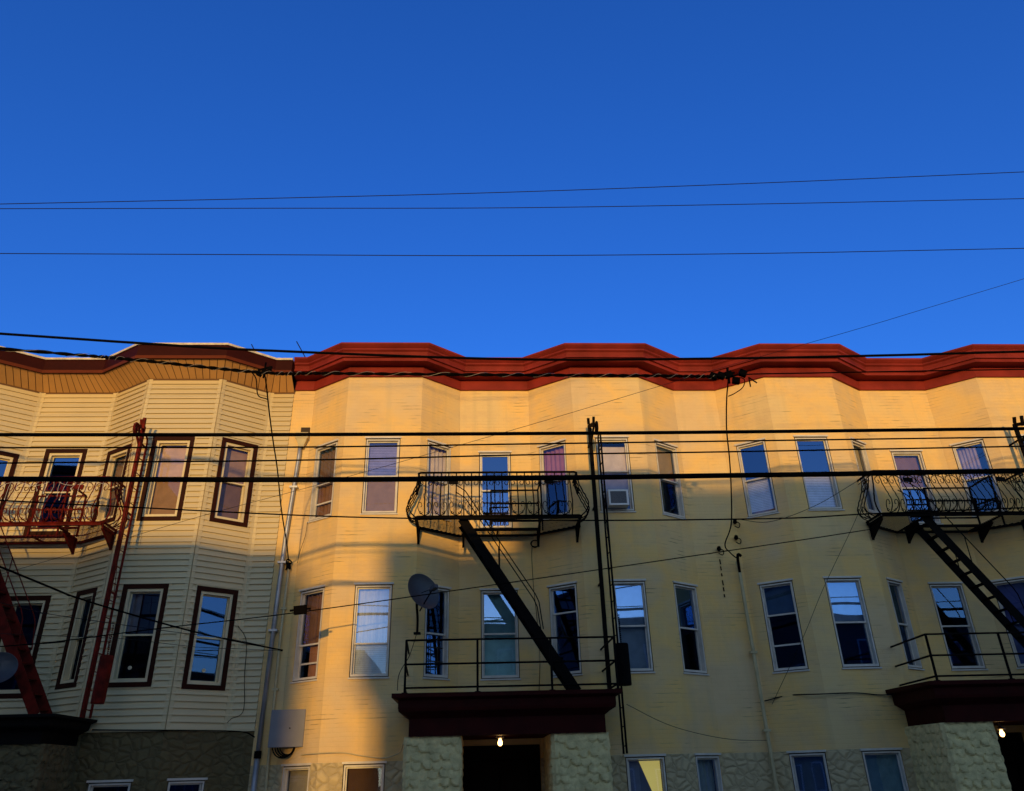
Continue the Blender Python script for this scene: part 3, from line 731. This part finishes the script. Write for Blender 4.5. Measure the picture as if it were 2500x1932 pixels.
        for ysx in ys:
            A, B = S0.lerp(S1, .02), S0.lerp(S1, .66); o = Vector((.02, ysx, 0))
            q.tube([A + o + up + Vector((-.18, 0, .12)), A + o + up, B + o + up, B + o + up + Vector((.06, 0, -.14)), B + o + Vector((.12, 0, .0))], .011, 5)
            q.tube([A.lerp(B, .5) + o, A.lerp(B, .5) + o + up], .010, 5)
        q.build('stair_handrail', ma, T)
    # drop ladder with its pulley head
    if ladder_x:
        zt = EYE + 6.0; z0 = lad_z0; q = MB(); y0, y1 = 13.82, 14.12
        q.bar((ladder_x, y0, z0), (ladder_x, y0, zt), .03, .04, up=(0, 1, 0)); q.bar((ladder_x, y1, z0), (ladder_x, y1, zt - .1), .03, .04, up=(0, 1, 0))
        q.tube(spline([(ladder_x, y0, zt), (ladder_x, y0 + .03, zt + .12), (ladder_x, y0 + .14, zt + .17), (ladder_x, y1 - .02, zt + .1), (ladder_x, y1, zt - .1)], 6), .018, 6)
        z = z0 + .12
        while z < zt - .1: q.tube([(ladder_x, y0, z), (ladder_x, y1, z)], .009, 5); z += .30
        q.build('ladder', ma, T)
        gx = ladder_x - .15; q = MB(); zg = EYE + 6.42
        q.bar((gx, 14.16, (zroof if lad_z0 > zroof - 2 else lad_z0)), (gx, 14.16, zg), .075, .05, up=(0, 1, 0))
        for z in (zg - .35, zf + .3, zf - 1.2): q.bar((gx, 14.16, z), (gx, 14.52, z), .03, .03)
        q.bar((gx, 14.16, zg - .02), (gx + .02, 13.72, zg - .16), .035, .07); q.bar((gx, 14.16, zg - .45), (gx + .02, 13.78, zg - .2), .03, .05)
        q.bar((gx - .02, 14.12, zg), (gx - .03, 14.06, zg + .12), .05, .05, up=(0, 1, 0)); q.bar((gx + .06, 14.02, zg - .1), (gx + .07, 13.98, zg + .11), .05, .05, up=(0, 1, 0))
        q.build('ladder_post', ma, T)
        q = MB(); wc = Vector((gx + .07, 13.74, zg - .25)); R = .125
        q.tube([wc + Vector((0, R * math.cos(a * math.pi / 10), R * math.sin(a * math.pi / 10))) for a in range(20)], .02, 6, closed=True)
        for a in range(5):
            t = a * math.pi * .4; q.tube([wc, wc + Vector((0, R * math.cos(t), R * math.sin(t)))], .010, 5)
        q.lathe(wc - Vector((.03, 0, 0)), (1, 0, 0), [(0, .001), (0, .03), (.06, .03), (.06, .001)], 12); q.build('pulley_wheel', ma, T)
        wx, wz0, wz1, wr, wy = weight; q = MB()
        q.lathe((wx, wy, wz0), (0, 0, 1), [(0, .001), (0, wr), (.02, wr + .008), (wz1 - wz0 - .02, wr + .008), (wz1 - wz0, wr), (wz1 - wz0, .001)], 20)
        k = q.build('counterweight', ma, T, smooth=False)
        q = MB(); q.tube(spline([(wx, wy, wz1), ((wx + gx) / 2, wy - .05, (wz1 + zg) / 2), (gx + .07, 13.74 - R, zg - .25)], 8), .006, 5)
        n = 14
        for k2 in range(n): q.lathe((wx, wy, wz1 + .02 + k2 * .035), (0, .3 * (-1) ** k2, 1), [(0, .004), (.008, .014), (.02, .014), (.028, .004)], 6)
        q.build('chain', ma, T)
    return T
FP = lambda x0, x1, x2, x3: [(x0, YF), (x1, YR - .02), (x2, YR - .02), (x3, YF)]
ZFL, ZRL = EYE + 4.41, EYE + 5.32
fire_escape('black scrollwork fire escape balcony over the lit doorway, centre of the photo', -1.05, 2.05, FP(-1.07, -.27, 1.25, 2.13), M['black'], ZFL, ZRL,
            ladder_x=2.56, weight=(2.60, EYE + 1.33, EYE + 2.02, .115, 13.72), zroof=ZC1, lad_z0=EYE + .28)
fire_escape('black scrollwork fire escape balcony at the right edge above the second canopy', 8.0, 11.2, FP(7.95, 8.88, 10.45, 11.27), M['black'], ZFL - .02, ZRL - .02,
            ladder_x=11.66, weight=(11.7, EYE + 1.33, EYE + 2.02, .115, 13.72), zroof=ZC1 + .02, lad_z0=EYE + .28)
fire_escape('red painted scrollwork fire escape on the clapboard house', -10.05, -6.85, FP(-10.2, -9.31, -7.74, -6.8), M['rediron'], ZFL - .05, ZRL - .05,
            ladder_x=-6.42, weight=(-6.18, EYE + 1.22, EYE + 1.98, .10, 13.75), zroof=EYE + 1.03, lad_z0=EYE + 1.03, ops=(.24, .74))
# pipe rails on the canopies
def canopy_rail(label, xl, xr, xs, zb, zt, y, wl, wr_):
    T = thing('iron_railing', label, 'railing', ((xl + xr) / 2, y, zb), 'railings on the canopies')
    q = MB()
    for z in (zt, zb + (zt - zb) * .54, zb + (zt - zb) * .10):
        pts = [wl + (z,)] + [(xl, y, z), (xr, y, z)] + [wr_ + (z,)]
        for a, b in zip(pts, pts[1:]): q.tube([a, b], .017, 6)
    q.build('rail', M['black'], T)
    for x in xs:
        q = MB(); q.tube([(x, y, zb - .01), (x, y, zt + .005)], .021, 6); q.lathe((x, y, zb), (0, 0, 1), [(0, .001), (0, .05), (.012, .05), (.012, .02)], 8); q.build('post', M['black'], T)
canopy_rail('low black pipe railing on the canopy over the lit doorway', -1.09, 2.36, (-1.09, .08, 1.29, 2.36), ZC1, EYE + 2.035, 13.06, (-1.16, YF - .0), (2.36, YF))
canopy_rail('low black pipe railing on the canopy at the right edge', 7.72, 11.5, (7.72, 9.0, 10.25, 11.5), ZC1 + .02, EYE + 1.985, 13.05, (7.85, YF), (11.5, YF))
# ------------------------------------------------------------------ cables
def cable(name, label, pts, r, material='cable', n=6, ext=(None, None), per=10, cat='cable', sub=None):
    P = [Vector(p) for p in pts]
    if ext[0]: P.insert(0, P[0] + (P[0] - P[1]).normalized() * ext[0])
    if ext[1]: P.append(P[-1] + (P[-1] - P[-2]).normalized() * ext[1])
    q = MB(); q.tube(spline(P, per), r, n); return tag(q.build(name, M[material], None, True), label, cat)
def px(L, Y):
    """points on one hanging cable: list of photo points and its distance in metres"""
    return [at_y(x, y, Y if not isinstance(Y, tuple) else Y[0] + (Y[1] - Y[0]) * i / (len(L) - 1)) for i, (x, y) in enumerate(L)]
K = 1.14469
def ov(L): return [(a * K, b * K) for a, b in L]
E2 = (14, 14)
cable('power_wire', 'thin wire highest in the sky, climbing to the right', px(ov([(0, 435.5), (546, 424), (1092, 410), (1640, 390), (2184, 367)]), 9.0), .006, 'wire', ext=E2)
cable('power_wire', 'thin wire second highest in the sky, nearly level', px(ov([(0, 445.5), (546, 444.5), (1092, 443.5), (1640, 435), (2184, 424)]), 9.3), .006, 'wire', ext=E2)
cable('power_wire', 'thin wire lowest in the open sky, well above the roofs', px(ov([(0, 541), (546, 543.5), (1092, 545.5), (1640, 540.5), (2184, 530)]), 9.0), .006, 'wire', ext=E2)
cable('telephone_cable', 'black cable touching the cornice line across the whole roof edge', px(ov([(0, 712), (280, 731), (560, 747.5), (1092, 766.5), (1530, 765), (1900, 758), (2184, 750)]), 10.4), .020, ext=E2)
# lashed bundle that ends at the junction
bpts = px(ov([(0, 744), (280, 767), (560, 795), (700, 796.5), (1092, 800), (1400, 802), (1553, 804)]), 10.8)
bpts.insert(0, bpts[0] + (bpts[0] - bpts[1]).normalized() * 12)
T = thing('lashed_cable', 'twisted black cable bundle wrapped with pale lashing below the cornice', 'cable', bpts[-1])
sp = spline(bpts, 40); q = MB()
for ph in (0, math.pi):
    q.tube([p + Vector((0, math.cos(i * .9 + ph), math.sin(i * .9 + ph))) * .014 for i, p in enumerate(sp)], .017, 5)
q.build('cable_strand', M['cable'], T, True)
q = MB(); q.tube([p + Vector((0, math.cos(-i * .8), math.sin(-i * .8))) * .034 for i, p in enumerate(sp)], .0045, 4); q.build('lashing', M['lash'], T)
hub = bpts[-1]
cable('telephone_cable', 'thin black cable running right from the cable junction below the cornice', [hub] + px([(1830, 914), (1990, 911), (2200, 907), (2500, 902)], 10.8), .011, ext=(None, 14))
cable('telephone_cable', 'thick black cable across the wall just above the third floor windows', px(ov([(0, 927.5), (546, 927.5), (1136, 925), (1572, 921.5), (2184, 914.5)]), 10.0), .026, ext=E2)
cable('telephone_cable', 'thin cable just under the thick cable above the third floor windows', px([(0, 1093.5), (720, 1092), (1300, 1084), (1800, 1077), (2440, 1068), (2500, 1067)], 10.3), .012, ext=E2)
cable('telephone_cable', 'thin cable second below the thick cable, crossing the upper window panes', px([(0, 1131), (720, 1124), (1300, 1110.5), (1800, 1103), (2500, 1090)], 10.5), .012, ext=E2)
cable('telephone_cable', 'thickest black cable, crossing in front of the balcony top rails', px([(0, 1170), (720, 1171.5), (1250, 1168), (1800, 1161), (2200, 1155), (2500, 1149)], 9.8), .036, ext=E2)
cable('telephone_cable', 'thin cable level with the balcony floors', px([(0, 1222), (308, 1238), (720, 1258), (1009, 1266), (1413, 1271), (1900, 1266), (2120, 1255), (2500, 1240)], 11.2), .011, ext=E2)
cable('service_wire', 'thin straight wire climbing diagonally across the wall to the upper right sky', px([(45, 1390), (275, 1324), (514, 1254), (828, 1170), (1300, 1036), (1733, 906.5), (2106, 800), (2500, 681)], (13.0, 8.6)), .0034, 'wire', ext=E2)
cable('service_wire', 'black wire rising gently across the second floor to the right balcony', px([(0, 1579), (112, 1570), (393, 1534), (719, 1496.5), (1200, 1429), (1900, 1327), (2123, 1293)], (12.6, 13.9)), .010, ext=(10, None))
cable('service_wire', 'black drop cable falling from the left edge to the drainpipes between the buildings', px([(0, 1384), (180, 1457), (393, 1521), (539, 1558), (690, 1588)], (11.0, 14.95)), .015, ext=(10, None))
cable('service_wire', 'thin wire running just below the black drop cable by the left windows', px([(0, 1472), (112, 1498), (400, 1540), (560, 1560), (690, 1588)], (12.0, 14.95)), .006, 'wire', ext=(8, None))
cable('service_wire', 'lowest thin wire sagging below the left drop cable to the drainpipe', px([(112, 1552), (300, 1560), (480, 1580), (600, 1585), (690, 1590)], (13.6, 14.95)), .005, 'wire', ext=(6, None))
lh = at_y(645, 907, 10.8)
cable('service_drop', 'wavy black service drop hanging from the lashed cable at the left', [lh] + px([(650, 939), (658, 1012), (667, 1079), (677, 1145), (687, 1244), (700, 1327), (704, 1368)], (11.3, 14.95)), .012)
cable('service_drop', 'black loops beside the left service drop under the brown eaves', [at_y(610, 905, 10.8), at_y(625, 925, 10.9), at_y(630, 965, 11), at_y(652, 975, 11.2), at_y(655, 985, 11.3)], .009)
cable('service_drop', 'wavy black service drop from the cable junction to the wall mast', [hub] + px([(1777, 939), (1774, 978), (1774, 1049), (1781, 1120), (1785, 1191), (1785, 1280), (1770, 1330), (1783, 1350), (1797, 1362)], (11.0, 14.9)), .012)
cable('service_drop', 'loose loop of wire beside the cable junction', [hub] + px([(1815, 925), (1814, 945), (1795, 960), (1778, 968)], (10.8, 11.2)), .008)
def junction(label, p, s=1, boxes=4):
    T = thing('cable_junction', label, 'cable junction', p); R = random.Random(int(p.x * 100))
    for k in range(boxes):
        q = MB(); c_ = p + Vector(((k - boxes / 2 + .5) * .11 * s, R.uniform(-.03, .03), R.uniform(-.08, .05)))
        a = R.uniform(-.5, .5); q.bar(c_ - Vector((.05 * s, 0, .05 * a)), c_ + Vector((.05 * s, 0, .05 * a)), .07 * s, .09 * s); q.build('splice_box', M['cable'], T)
    q = MB(); q.tube([p + Vector((0, 0, -.12)), p + Vector((.01, 0, .16))], .02 * s, 6); q.tube([p + Vector((-.1, 0, .02)), p + Vector((.12, 0, .08))], .018, 6); q.build('clamp', M['cable'], T)
junction('black cluster of splice boxes where the lashed cable ends below the cornice', hub, 1.1, 5)
junction('small black clamp on the lashed cable in front of the brown eaves', lh, .7, 3)
j = at_y(1828, 922, 10.8); q = MB(); q.tube([j, j + Vector((0, 0, -.17))], .012, 5); q.tube([j, j + Vector((.12, 0, -.1))], .012, 5); tag(q.build('cable_clip', M['cable']), 'two short black cable ends hanging right of the cable junction', 'cable clip')
# wall mounted runs
cable('wall_cable', 'drooping cable along the cream wall between the white box and the middle canopy', [at_y(712, 1846, 14.95), at_y(728, 1845, 14.85), at_y(770, 1840, 14.46), at_y(835, 1838, 14.46), at_y(880, 1845, 14.46), at_y(935, 1851, 14.45), at_y(975, 1838, 14.2), at_y(985, 1815, 13.6)], .011, 'creampipe')
cable('wall_cable', 'cable sagging along the cream wall to the right canopy', [at_y(1866, 1712, 15.05), at_y(1925, 1698, 14.9), at_y(2000, 1695, 14.46), at_y(2085, 1692, 14.45), at_y(2150, 1697, 14.46), at_y(2190, 1694, 14.3)], .012, 'wire')
cable('wall_cable', 'thin slack wire from the middle canopy to the cream conduit', [at_y(1530, 1720, 13.6), at_y(1620, 1765, 14.3), at_y(1700, 1790, 14.45), at_y(1790, 1806, 14.8), at_y(1878, 1808, 15.05)], .005, 'wire')
cable('wall_cable', 'thin wire slanting from the right balcony down past the third bay windows', [at_y(2097, 1250, 13.9), at_y(2074, 1302, 14.0), at_y(2010, 1437, 14.2), at_y(1961, 1556, 14.35), at_y(1885, 1720, 15.0)], .005, 'wire')
cable('wall_cable', 'thin slack wire from the mast up to the right balcony', [at_y(1800, 1268, 14.9), at_y(1880, 1274, 14.45), at_y(1990, 1235, 14.2), at_y(2098, 1172, 13.95)], .006, 'wire')
cable('wall_cable', 'thin brown crack-like wire stapled beside the upper left window', [at_y(751, 1275, 14.95), at_y(745, 1310, 14.95), at_y(733, 1345, 14.96), at_y(726, 1375, 14.97)], .005, 'wire')
cable('wall_cable', 'loose black wire dangling on the siding beside the right lower window', [at_y(580, 1527, 15.08), at_y(601, 1565, 15.08), at_y(597, 1650, 15.08), at_y(594, 1735, 15.08), at_y(565, 1755, 14.95), at_y(555, 1765, 14.9)], .006)
cable('wall_cable', 'black cable along the bottom edge of the siding', [at_y(225, 1782, 14.42), at_y(330, 1783, 14.43), at_y(480, 1784, 14.43), at_y(590, 1787, 14.9), at_y(622, 1800, 15.08)], .011)
cable('wall_cable', 'black tail of wire from the dish to the middle canopy', [at_y(1018, 1545, 13.9), at_y(1000, 1600, 13.6), at_y(975, 1645, 13.2), at_y(970, 1686, 13.1)], .007)
# coil on the wall under the centre balcony
cc = at_y(1306, 1328, YR - .04); q = MB()
for k in range(3): q.tube([cc + Vector(((.075 + .006 * k) * math.cos(a * math.pi / 10), -.012 * k, (.075 - .004 * k) * math.sin(a * math.pi / 10))) for a in range(20)], .010, 5, closed=True)
q.tube(spline([cc + Vector((-.06, 0, -.05)), cc + Vector((-.075, 0, -.3)), cc + Vector((-.06, 0, -.9)), at_y(1310, 1500, YR - .02), at_y(1318, 1600, YR - .02), at_y(1316, 1690, YR - .02)], 8), .006, 5)
tag(q.build('wire_coil', M['cable'], None, True), 'ring of coiled black wire hung on the wall under the middle balcony', 'wire coil')
# ------------------------------------------------------------------ pipes on the walls
def pipe(name, label, pts, r, material, clips=(), cat='drainpipe', extra=None):
    T = thing(name, label, cat, pts[-1]); q = MB(); q.tube(pts, r, 10); q.build('pipe', M[material], T, True)
    for t in clips:
        i = int(t * (len(pts) - 1)); fr = t * (len(pts) - 1) - i; p = Vector(pts[i]).lerp(Vector(pts[min(i + 1, len(pts) - 1)]), fr)
        q = MB(); q.box(p.x - r * 1.9, p.x + r * 1.9, p.y - r * 1.15, p.y + .06, p.z - .02, p.z + .02); q.build('pipe_clip', M[material], T)
    return T
yp = YR - .07
top = at_y(733, 1086, yp); low = at_y(629, 1843, yp)
dp = pipe('drainpipe', 'silver rain pipe with a funnel head between the siding and the cream wall', [top, top + Vector((0, 0, -.25)), at_y(697, 1312, yp), at_y(676, 1470, yp), low], .042, 'zinc', (.35, .6, .8))
q = MB(); hp = top + Vector((.03, 0, 0))
for a, b, c_, d_ in ((.13, .13, 0, .2),):
    q.obox(hp + Vector((-.13, -.09, .12)), (.26, 0, 0), (0, .15, 0), (0, 0, .13))
i0 = len(q.v)
for (hw, y0, y1, z) in ((.115, -.08, .05, .119), (.045, -.045, .03, -.08)):
    q.v += [(hp.x - hw, hp.y + y0, hp.z + z), (hp.x + hw, hp.y + y0, hp.z + z), (hp.x + hw, hp.y + y1, hp.z + z), (hp.x - hw, hp.y + y1, hp.z + z)]
for k in range(4): q.idx([i0 + k, i0 + (k + 1) % 4, i0 + 4 + (k + 1) % 4, i0 + 4 + k])
q.build('rain_head', M['creampipe'], dp)
q = MB(); q.box(hp.x - .06, hp.x + .13, YR - .03, YR + .002, hp.z + .27, hp.z + .42); q.build('scupper', M['grille_gap_shade'], dp)
q = MB(); q.lathe(low + Vector((0, 0, -.06)), (0, 0, 1), [(0, .045), (0, .062), (.12, .062), (.12, .045)], 12); q.build('pipe_collar', M['cable'], dp)
b2 = at_y(617, 1935, yp); q = MB(); q.tube([low, Vector((b2.x, b2.y, 0))], .048, 10); q.build('pipe_foot', M['zinc'], dp, True)
t2 = at_y(706, 1380, yp + .02); l2 = at_y(648, 1932, yp + .02)
pipe('conduit', 'thin cream painted pipe beside the silver rain pipe', [t2, at_y(684, 1560, yp + .02), l2, Vector((l2.x, l2.y, 0))], .026, 'creampipe', (.2, .45), 'conduit')
q = MB()
for k in range(5): q.tube(spline([t2 + Vector((random.uniform(-.06, .06), -.03, random.uniform(-.12, .12))) for _ in range(4)], 5), .014, 5)
tag(q.build('wire_tangle', M['cable'], None, True), 'tangle of black wires on top of the thin cream pipe', 'wires')
mt = at_y(1806, 1400, 15.0)
ms = pipe('service_mast', 'cream conduit with a black hooked weatherhead in the middle of the cream wall', [at_y(1800, 1372, 15.03), mt, at_y(1856, 1690, 15.03), at_y(1897, 1932, 15.03), at_y(1897, 1932, 15.03) * Vector((1, 1, 0)).length and Vector((at_y(1897, 1932, 15.03).x + .05, 15.03, 0))], .035, 'creampipe', (.42, .6, .75), 'conduit')
q = MB(); q.tube(spline([at_y(1806, 1398, 14.99), at_y(1801, 1362, 14.95), at_y(1803, 1354, 14.88), at_y(1809, 1358, 14.85)], 8), .03, 8); q.build('weatherhead', M['cable'], ms, True)
q = MB(); q.tube([at_y(2282, 1795, 13.9), at_y(2326, 1940, 13.9), Vector((at_y(2326, 1940, 13.9).x, 13.9, 0))], .075, 12); tag(q.build('drainpipe', M['bluepipe'], None, True), 'dark blue pipe beside the pier under the right canopy', 'drainpipe')
for p_, lb in (((1758, 1340), 'black knob insulator on the wall left of the weatherhead'), ((1800, 1313), 'small black hook on the wall above the weatherhead'), ((1797, 1274), 'loop of black wire on the wall under the white blind window')):
    a = at_y(*p_, 15.05); q = MB(); q.lathe(a + Vector((0, .08, 0)), (-.3, -1, .1), [(0, .001), (0, .03), (.05, .045), (.07, .03), (.12, .04), (.14, .001)], 10); q.tube(spline([a, a + Vector((.05, -.05, -.06)), a + Vector((.02, -.04, -.14)), a + Vector((-.05, -.02, -.1))], 6), .010, 5)
    tag(q.build('wall_insulator', M['cable'], None, True), lb, 'insulator')
# ------------------------------------------------------------------ things on the walls
a, b = at_y(664, 1735, 14.72), at_y(737, 1822, 14.72)
T = thing('utility_box', 'white metal utility box on the wall above the lower left cream window', 'utility box', ((a.x + b.x) / 2, 14.9, b.z))
q = MB(); q.box(a.x, b.x, 14.76, 15.12, b.z, a.z); o = q.build('cabinet', M['boxwhite'], T); bv = o.modifiers.new('bevel', 'BEVEL'); bv.width = .012; bv.segments = 2
q = MB(); q.box(a.x - .012, b.x + .012, 14.735, 14.757, b.z - .012, a.z + .012); o = q.build('cabinet_door', M['boxwhite'], T); bv = o.modifiers.new('bevel', 'BEVEL'); bv.width = .008; bv.segments = 2
q = MB(); q.lathe(((a.x + b.x) / 2 + .05, 14.735, (a.z + b.z) / 2), (0, -1, 0), [(0, .012), (.012, .012), (.012, .001)], 8); q.build('latch', M['cable'], T)
q = MB()
for k in range(4):
    c0 = Vector(((a.x + b.x) / 2 - .05 + .02 * k, 14.82 + .02 * k, b.z + .01)); R = .17 - .015 * k
    q.tube([c0 + Vector((R * 1.1 * math.cos(t * math.pi / 12), .01 * k, -R * 1.1 * math.sin(t * math.pi / 12))) for t in range(13)], .012, 5)
tag(q.build('cable_loop', M['cable'], None, True), 'loops of black cable hanging under the white utility box', 'cable')
def dish(label, c, nrm, R, mount):
    c, nrm = Vector(c), Vector(nrm).normalized(); T = thing('satellite_dish', label, 'satellite dish', mount)
    q = MB(); q.lathe(c, nrm, [(0.0, .001), (.012, R * .3), (.045, R * .65), (.10, R), (.108, R * 1.02), (.095, R), (.035, R * .65), (-.004, R * .3), (-.012, .001)], 36); q.build('reflector', M['dish'], T, True)
    side = nrm.cross(Vector((0, 0, 1))).normalized(); dn = side.cross(nrm).normalized()
    tip = c + nrm * (R * 1.15) - Vector((0, 0, R * .25))
    q = MB(); q.tube([c - Vector((0, 0, R * .9)), tip], .012, 6); q.tube([c + nrm * .03, tip], .006, 4); q.build('feed_arm', M['black'], T)
    q = MB(); q.bar(tip - nrm * .04, tip + nrm * .09, .09, .07); q.lathe(tip - nrm * .03, -nrm, [(0, .03), (.05, .04), (.06, .001)], 12); q.build('receiver_head', M['dish'], T)
    q = MB(); q.tube(spline([c - nrm * .02, c - nrm * .10 - Vector((0, 0, .1)), Vector(mount) + Vector((0, 0, .25)), Vector(mount)], 6), .022, 8); q.box(mount[0] - .06, mount[0] + .06, mount[1] - .06, mount[1] + .06, mount[2] - .02, mount[2] + .01)
    q.build('mast', M['black'], T)
m1 = at_y(1018, 1545, 13.9)
dish('grey satellite dish in front of the dark window above the middle canopy', at_y(1026, 1450, 13.7), (.62, -.72, .30), .335, (m1.x, 13.95, m1.z))
dish('grey satellite dish cut by the left edge, above the left canopy', at_y(-4, 1638, 13.6), (.35, -.85, .35), .27, (at_y(-4, 1638, 13.6).x + .03, 13.75, EYE + 1.04))
# air conditioner
f = BF[6]; u0, z0 = f.hit(1480, 1246); u1, _ = f.hit(1534, 1244); zb, zt = EYE + 4.74, EYE + 5.06
T = thing('air_conditioner', 'white boxed air conditioner in the window right of the middle balcony', 'air conditioner', f.P((u0 + u1) / 2, zb, .1))
q = MB(); q.obox(f.P(u0 + .03, zb, -.12), f.t * (u1 - u0 - .05), f.n * .34, Vector((0, 0, zt - zb))); o = q.build('casing', M['acgrey'], T)
q = MB(); ring(q, f, u0 + .03, u1 - .02, zb, zt, .035, .221, .235); q.build('front_frame', M['acwhite'], T)
q = MB()
for k in range(22):
    x = u0 + .068 + (u1 - u0 - .13) * k / 22; q.obox(f.P(x, zb + .036, .222), f.t * .010, f.n * .010, Vector((0, 0, zt - zb - .072)))
q.build('grille', M['acgrill'], T)
# lamps under the canopies
def bulb(label, p):
    T = thing('porch_lamp', label, 'lamp', p); p = Vector(p)
    q = MB(); q.lathe(p + Vector((0, 0, .05)), (0, 0, 1), [(0, .012), (.01, .07), (.02, .08), (.035, .05), (.06, .022), (.12, .018), (.121, .001)], 16); q.build('lamp_holder', M['zinc'], T, True)
    q = MB(); q.lathe(p, (0, 0, 1), [(-.06, .001), (-.055, .022), (-.035, .036), (-.01, .04), (.02, .03), (.05, .016)], 16); q.build('lamp_bulb', BULB, T, True)
BULB = emis('lit_bulb', (1.0, .52, .16), 7.0)
bulb('glowing bulb hanging in the dark doorway under the middle canopy', at_y(1221, 1812, 13.9))
bulb('glowing bulb beside the pier under the right canopy', at_y(2446, 1790, 13.7))
# lit room behind the ground floor window under the middle ladder
f = BF[6]; ua, za = f.hit(1560, 1855); ub, _ = f.hit(1622, 1855)
q = MB(); q.face([f.P(ua + .03, EYE - .75, -.30), f.P(ub - .02, EYE - .75, -.30), f.P(ub - .02, EYE + .2, -.30), f.P(ua - .02, EYE + .2, -.30)])
q.build('lit_shade', emis('lit_window', (.95, .80, .22), .38), bld)
q = MB(); q.face([f.P(ua - .2, EYE - .75, -.2), f.P(ub - .02, EYE - .75, -.2), f.P(ub - .06, EYE - .72, -.2), f.P(ua + .02, EYE + .2, -.2), f.P(ua - .2, EYE + .2, -.2)]); q.build('curtain', cloth((.20, .24, .32)), bld)
# string lights on the red balcony
R = random.Random(3); T = thing('string_lights', 'tangled white string lights draped over the red balcony rail', 'string lights', (-8.0, 13.9, ZRL - .1))
q = MB(); bl = MB()
main = [(-9.3 + k * .2, 13.92, ZRL - .12 - .10 * abs(math.sin(k * .9))) for k in range(13)]
q.tube(spline(main, 6), .0045, 4)
for k in range(18):
    x = -9.2 + k * .13; z = ZRL - .14; l = R.uniform(.1, .42)
    pts = spline([(x, 13.91, z), (x + R.uniform(-.04, .04), 13.88, z - l * .4), (x + R.uniform(-.05, .05), 13.84, z - l)], 5); q.tube(pts, .0035, 4)
    bl.lathe(pts[-1], (0, 0, -1), [(-.012, .001), (0, .009), (.03, .002)], 6)
q.build('light_cord', mat('white_cord', (.6, .56, .5), .6), T); bl.build('lamp_bulb', mat('frosted_bulb', (.7, .68, .62), .3), T)
q = MB(); p_ = at_y(733, 1491, 12.95); q.bar(p_ - Vector((.10, 0, 0)), p_ + Vector((.10, 0, .02)), .10, .13); q.bar(p_ - Vector((.17, 0, 0)), p_ + Vector((.17, 0, .03)), .03, .03); tag(q.build('splice_box', M['cable']), 'black splice box on the wire in front of the brown curtained window', 'splice box')
q = MB()
for k in range(6):
    a_ = at_y(1757 + k * 2.2, 1366 + k * 17, YR - .012); q.bar(a_, a_ + Vector((.004, 0, -.10 + .02 * (k % 3))), .018, .02, up=(0, 1, 0))
tag(q.build('cable_staple', M['cable']), 'broken vertical row of black cable staples left of the hooked weatherhead', 'staples')
# roof rods
for (x0, y0, x1, y1, lb) in ((614, 841, 627, 862, 'thin dark rod leaning on the roof edge of the clapboard house'), (724, 834, 747, 870, 'longer thin dark rod leaning where the red cornice begins')):
    q = MB(); q.tube([at_y(x0, y0, 14.9), at_y(x1, y1 + 6, 14.9)], .011, 5); tag(q.build('roof_rod', M['wire']), lb, 'rod')
# ------------------------------------------------------------------ street and the far side
q = MB(); q.face([(-400, -400, -.12), (400, -400, -.12), (400, 400, -.12), (-400, 400, -.12)]); tag(q.build('ground', M['asphalt']), kind='structure')
q = MB(); q.box(-60, 60, 9.6, 24, -.115, 0); tag(q.build('sidewalk', M['concrete']), kind='structure')
q = MB(); q.box(-60, 60, -13.0, -9.0, -.115, 0); q.box(-60, 60, -9.0 + .0, -3.0 + 4.0, -.116, -.002); tag(q.build('pavement', M['concrete']), kind='structure')
te = math.tan(math.radians(SUN_EL)); DY = -13.0
def opposite(label, x0, x1, hsh, d=10):
    H = EYE + hsh + (YF - DY) * te
    T = thing('row_house', label, 'house', ((x0 + x1) / 2, DY, 0), 'row houses across the street')
    q = MB(); q.box(x0, x1, DY - d, DY, 0, H - .02); q.build('wall', M['oppbrick'], T)
    q = MB(); q.box(x0 - .0, x1 + .0, DY + .002, DY + .25, H - .45, H); q.box(x0, x1, DY - .3, DY + .001, H - .018, H + .002); q.build('cornice', M['brown'], T)
    n = int((x1 - x0) / 1.9)
    for k in range(n):
        xc = x0 + (k + .5) * (x1 - x0) / n
        for z in (1.0, 4.1, 7.0):
            if z + 1.6 > H - .5: continue
            q = MB(); q.box(xc - .45, xc + .45, DY + .002, DY + .06, z, z + 1.6); w_ = q.build('window', M['white_frame'], T)
            q = MB(); q.box(xc - .38, xc + .38, DY + .061, DY + .066, z + .07, z + 1.53); q.build('pane', M['bluepipe'], w_)
    return T
S1, S2 = (YF - DY) * math.tan(math.radians(SUN_AZ)), (YF - DY + 10) * math.tan(math.radians(SUN_AZ))
opposite('unseen tall brown brick block across the street, far left, added to dim skylight', -60, -19.5, 15.0)  # unseen block added to cut sky light on the left house
opposite('brown brick row house across the street, left of the alley', -19.49, -3.10 - S2, 4.15)
LOW = opposite('low brown brick row house across the street, right of the alley', -1.75 - S1, .75 - S1, 4.1)
opposite('taller brown brick row house across the street, far right', .755 - S1, 40, 5.48)
q = MB(); ox = -1.75 - S1; oz = EYE + 2.0 + (YF - DY) * te
q.box(ox - .40, ox - .002, DY - 3.0, DY - .6, oz - .45, oz + .35); q.box(ox - .22, ox - .002, DY - 2.8, DY - .8, oz - .75, oz - .452); q.box(ox - .16, ox - .002, DY - 6, DY - 5.4, 0, oz + 1.6)  # unseen blocks added to dent the edge of the alley's shadow
q.build('shadow_jut', M['oppbrick'], LOW)
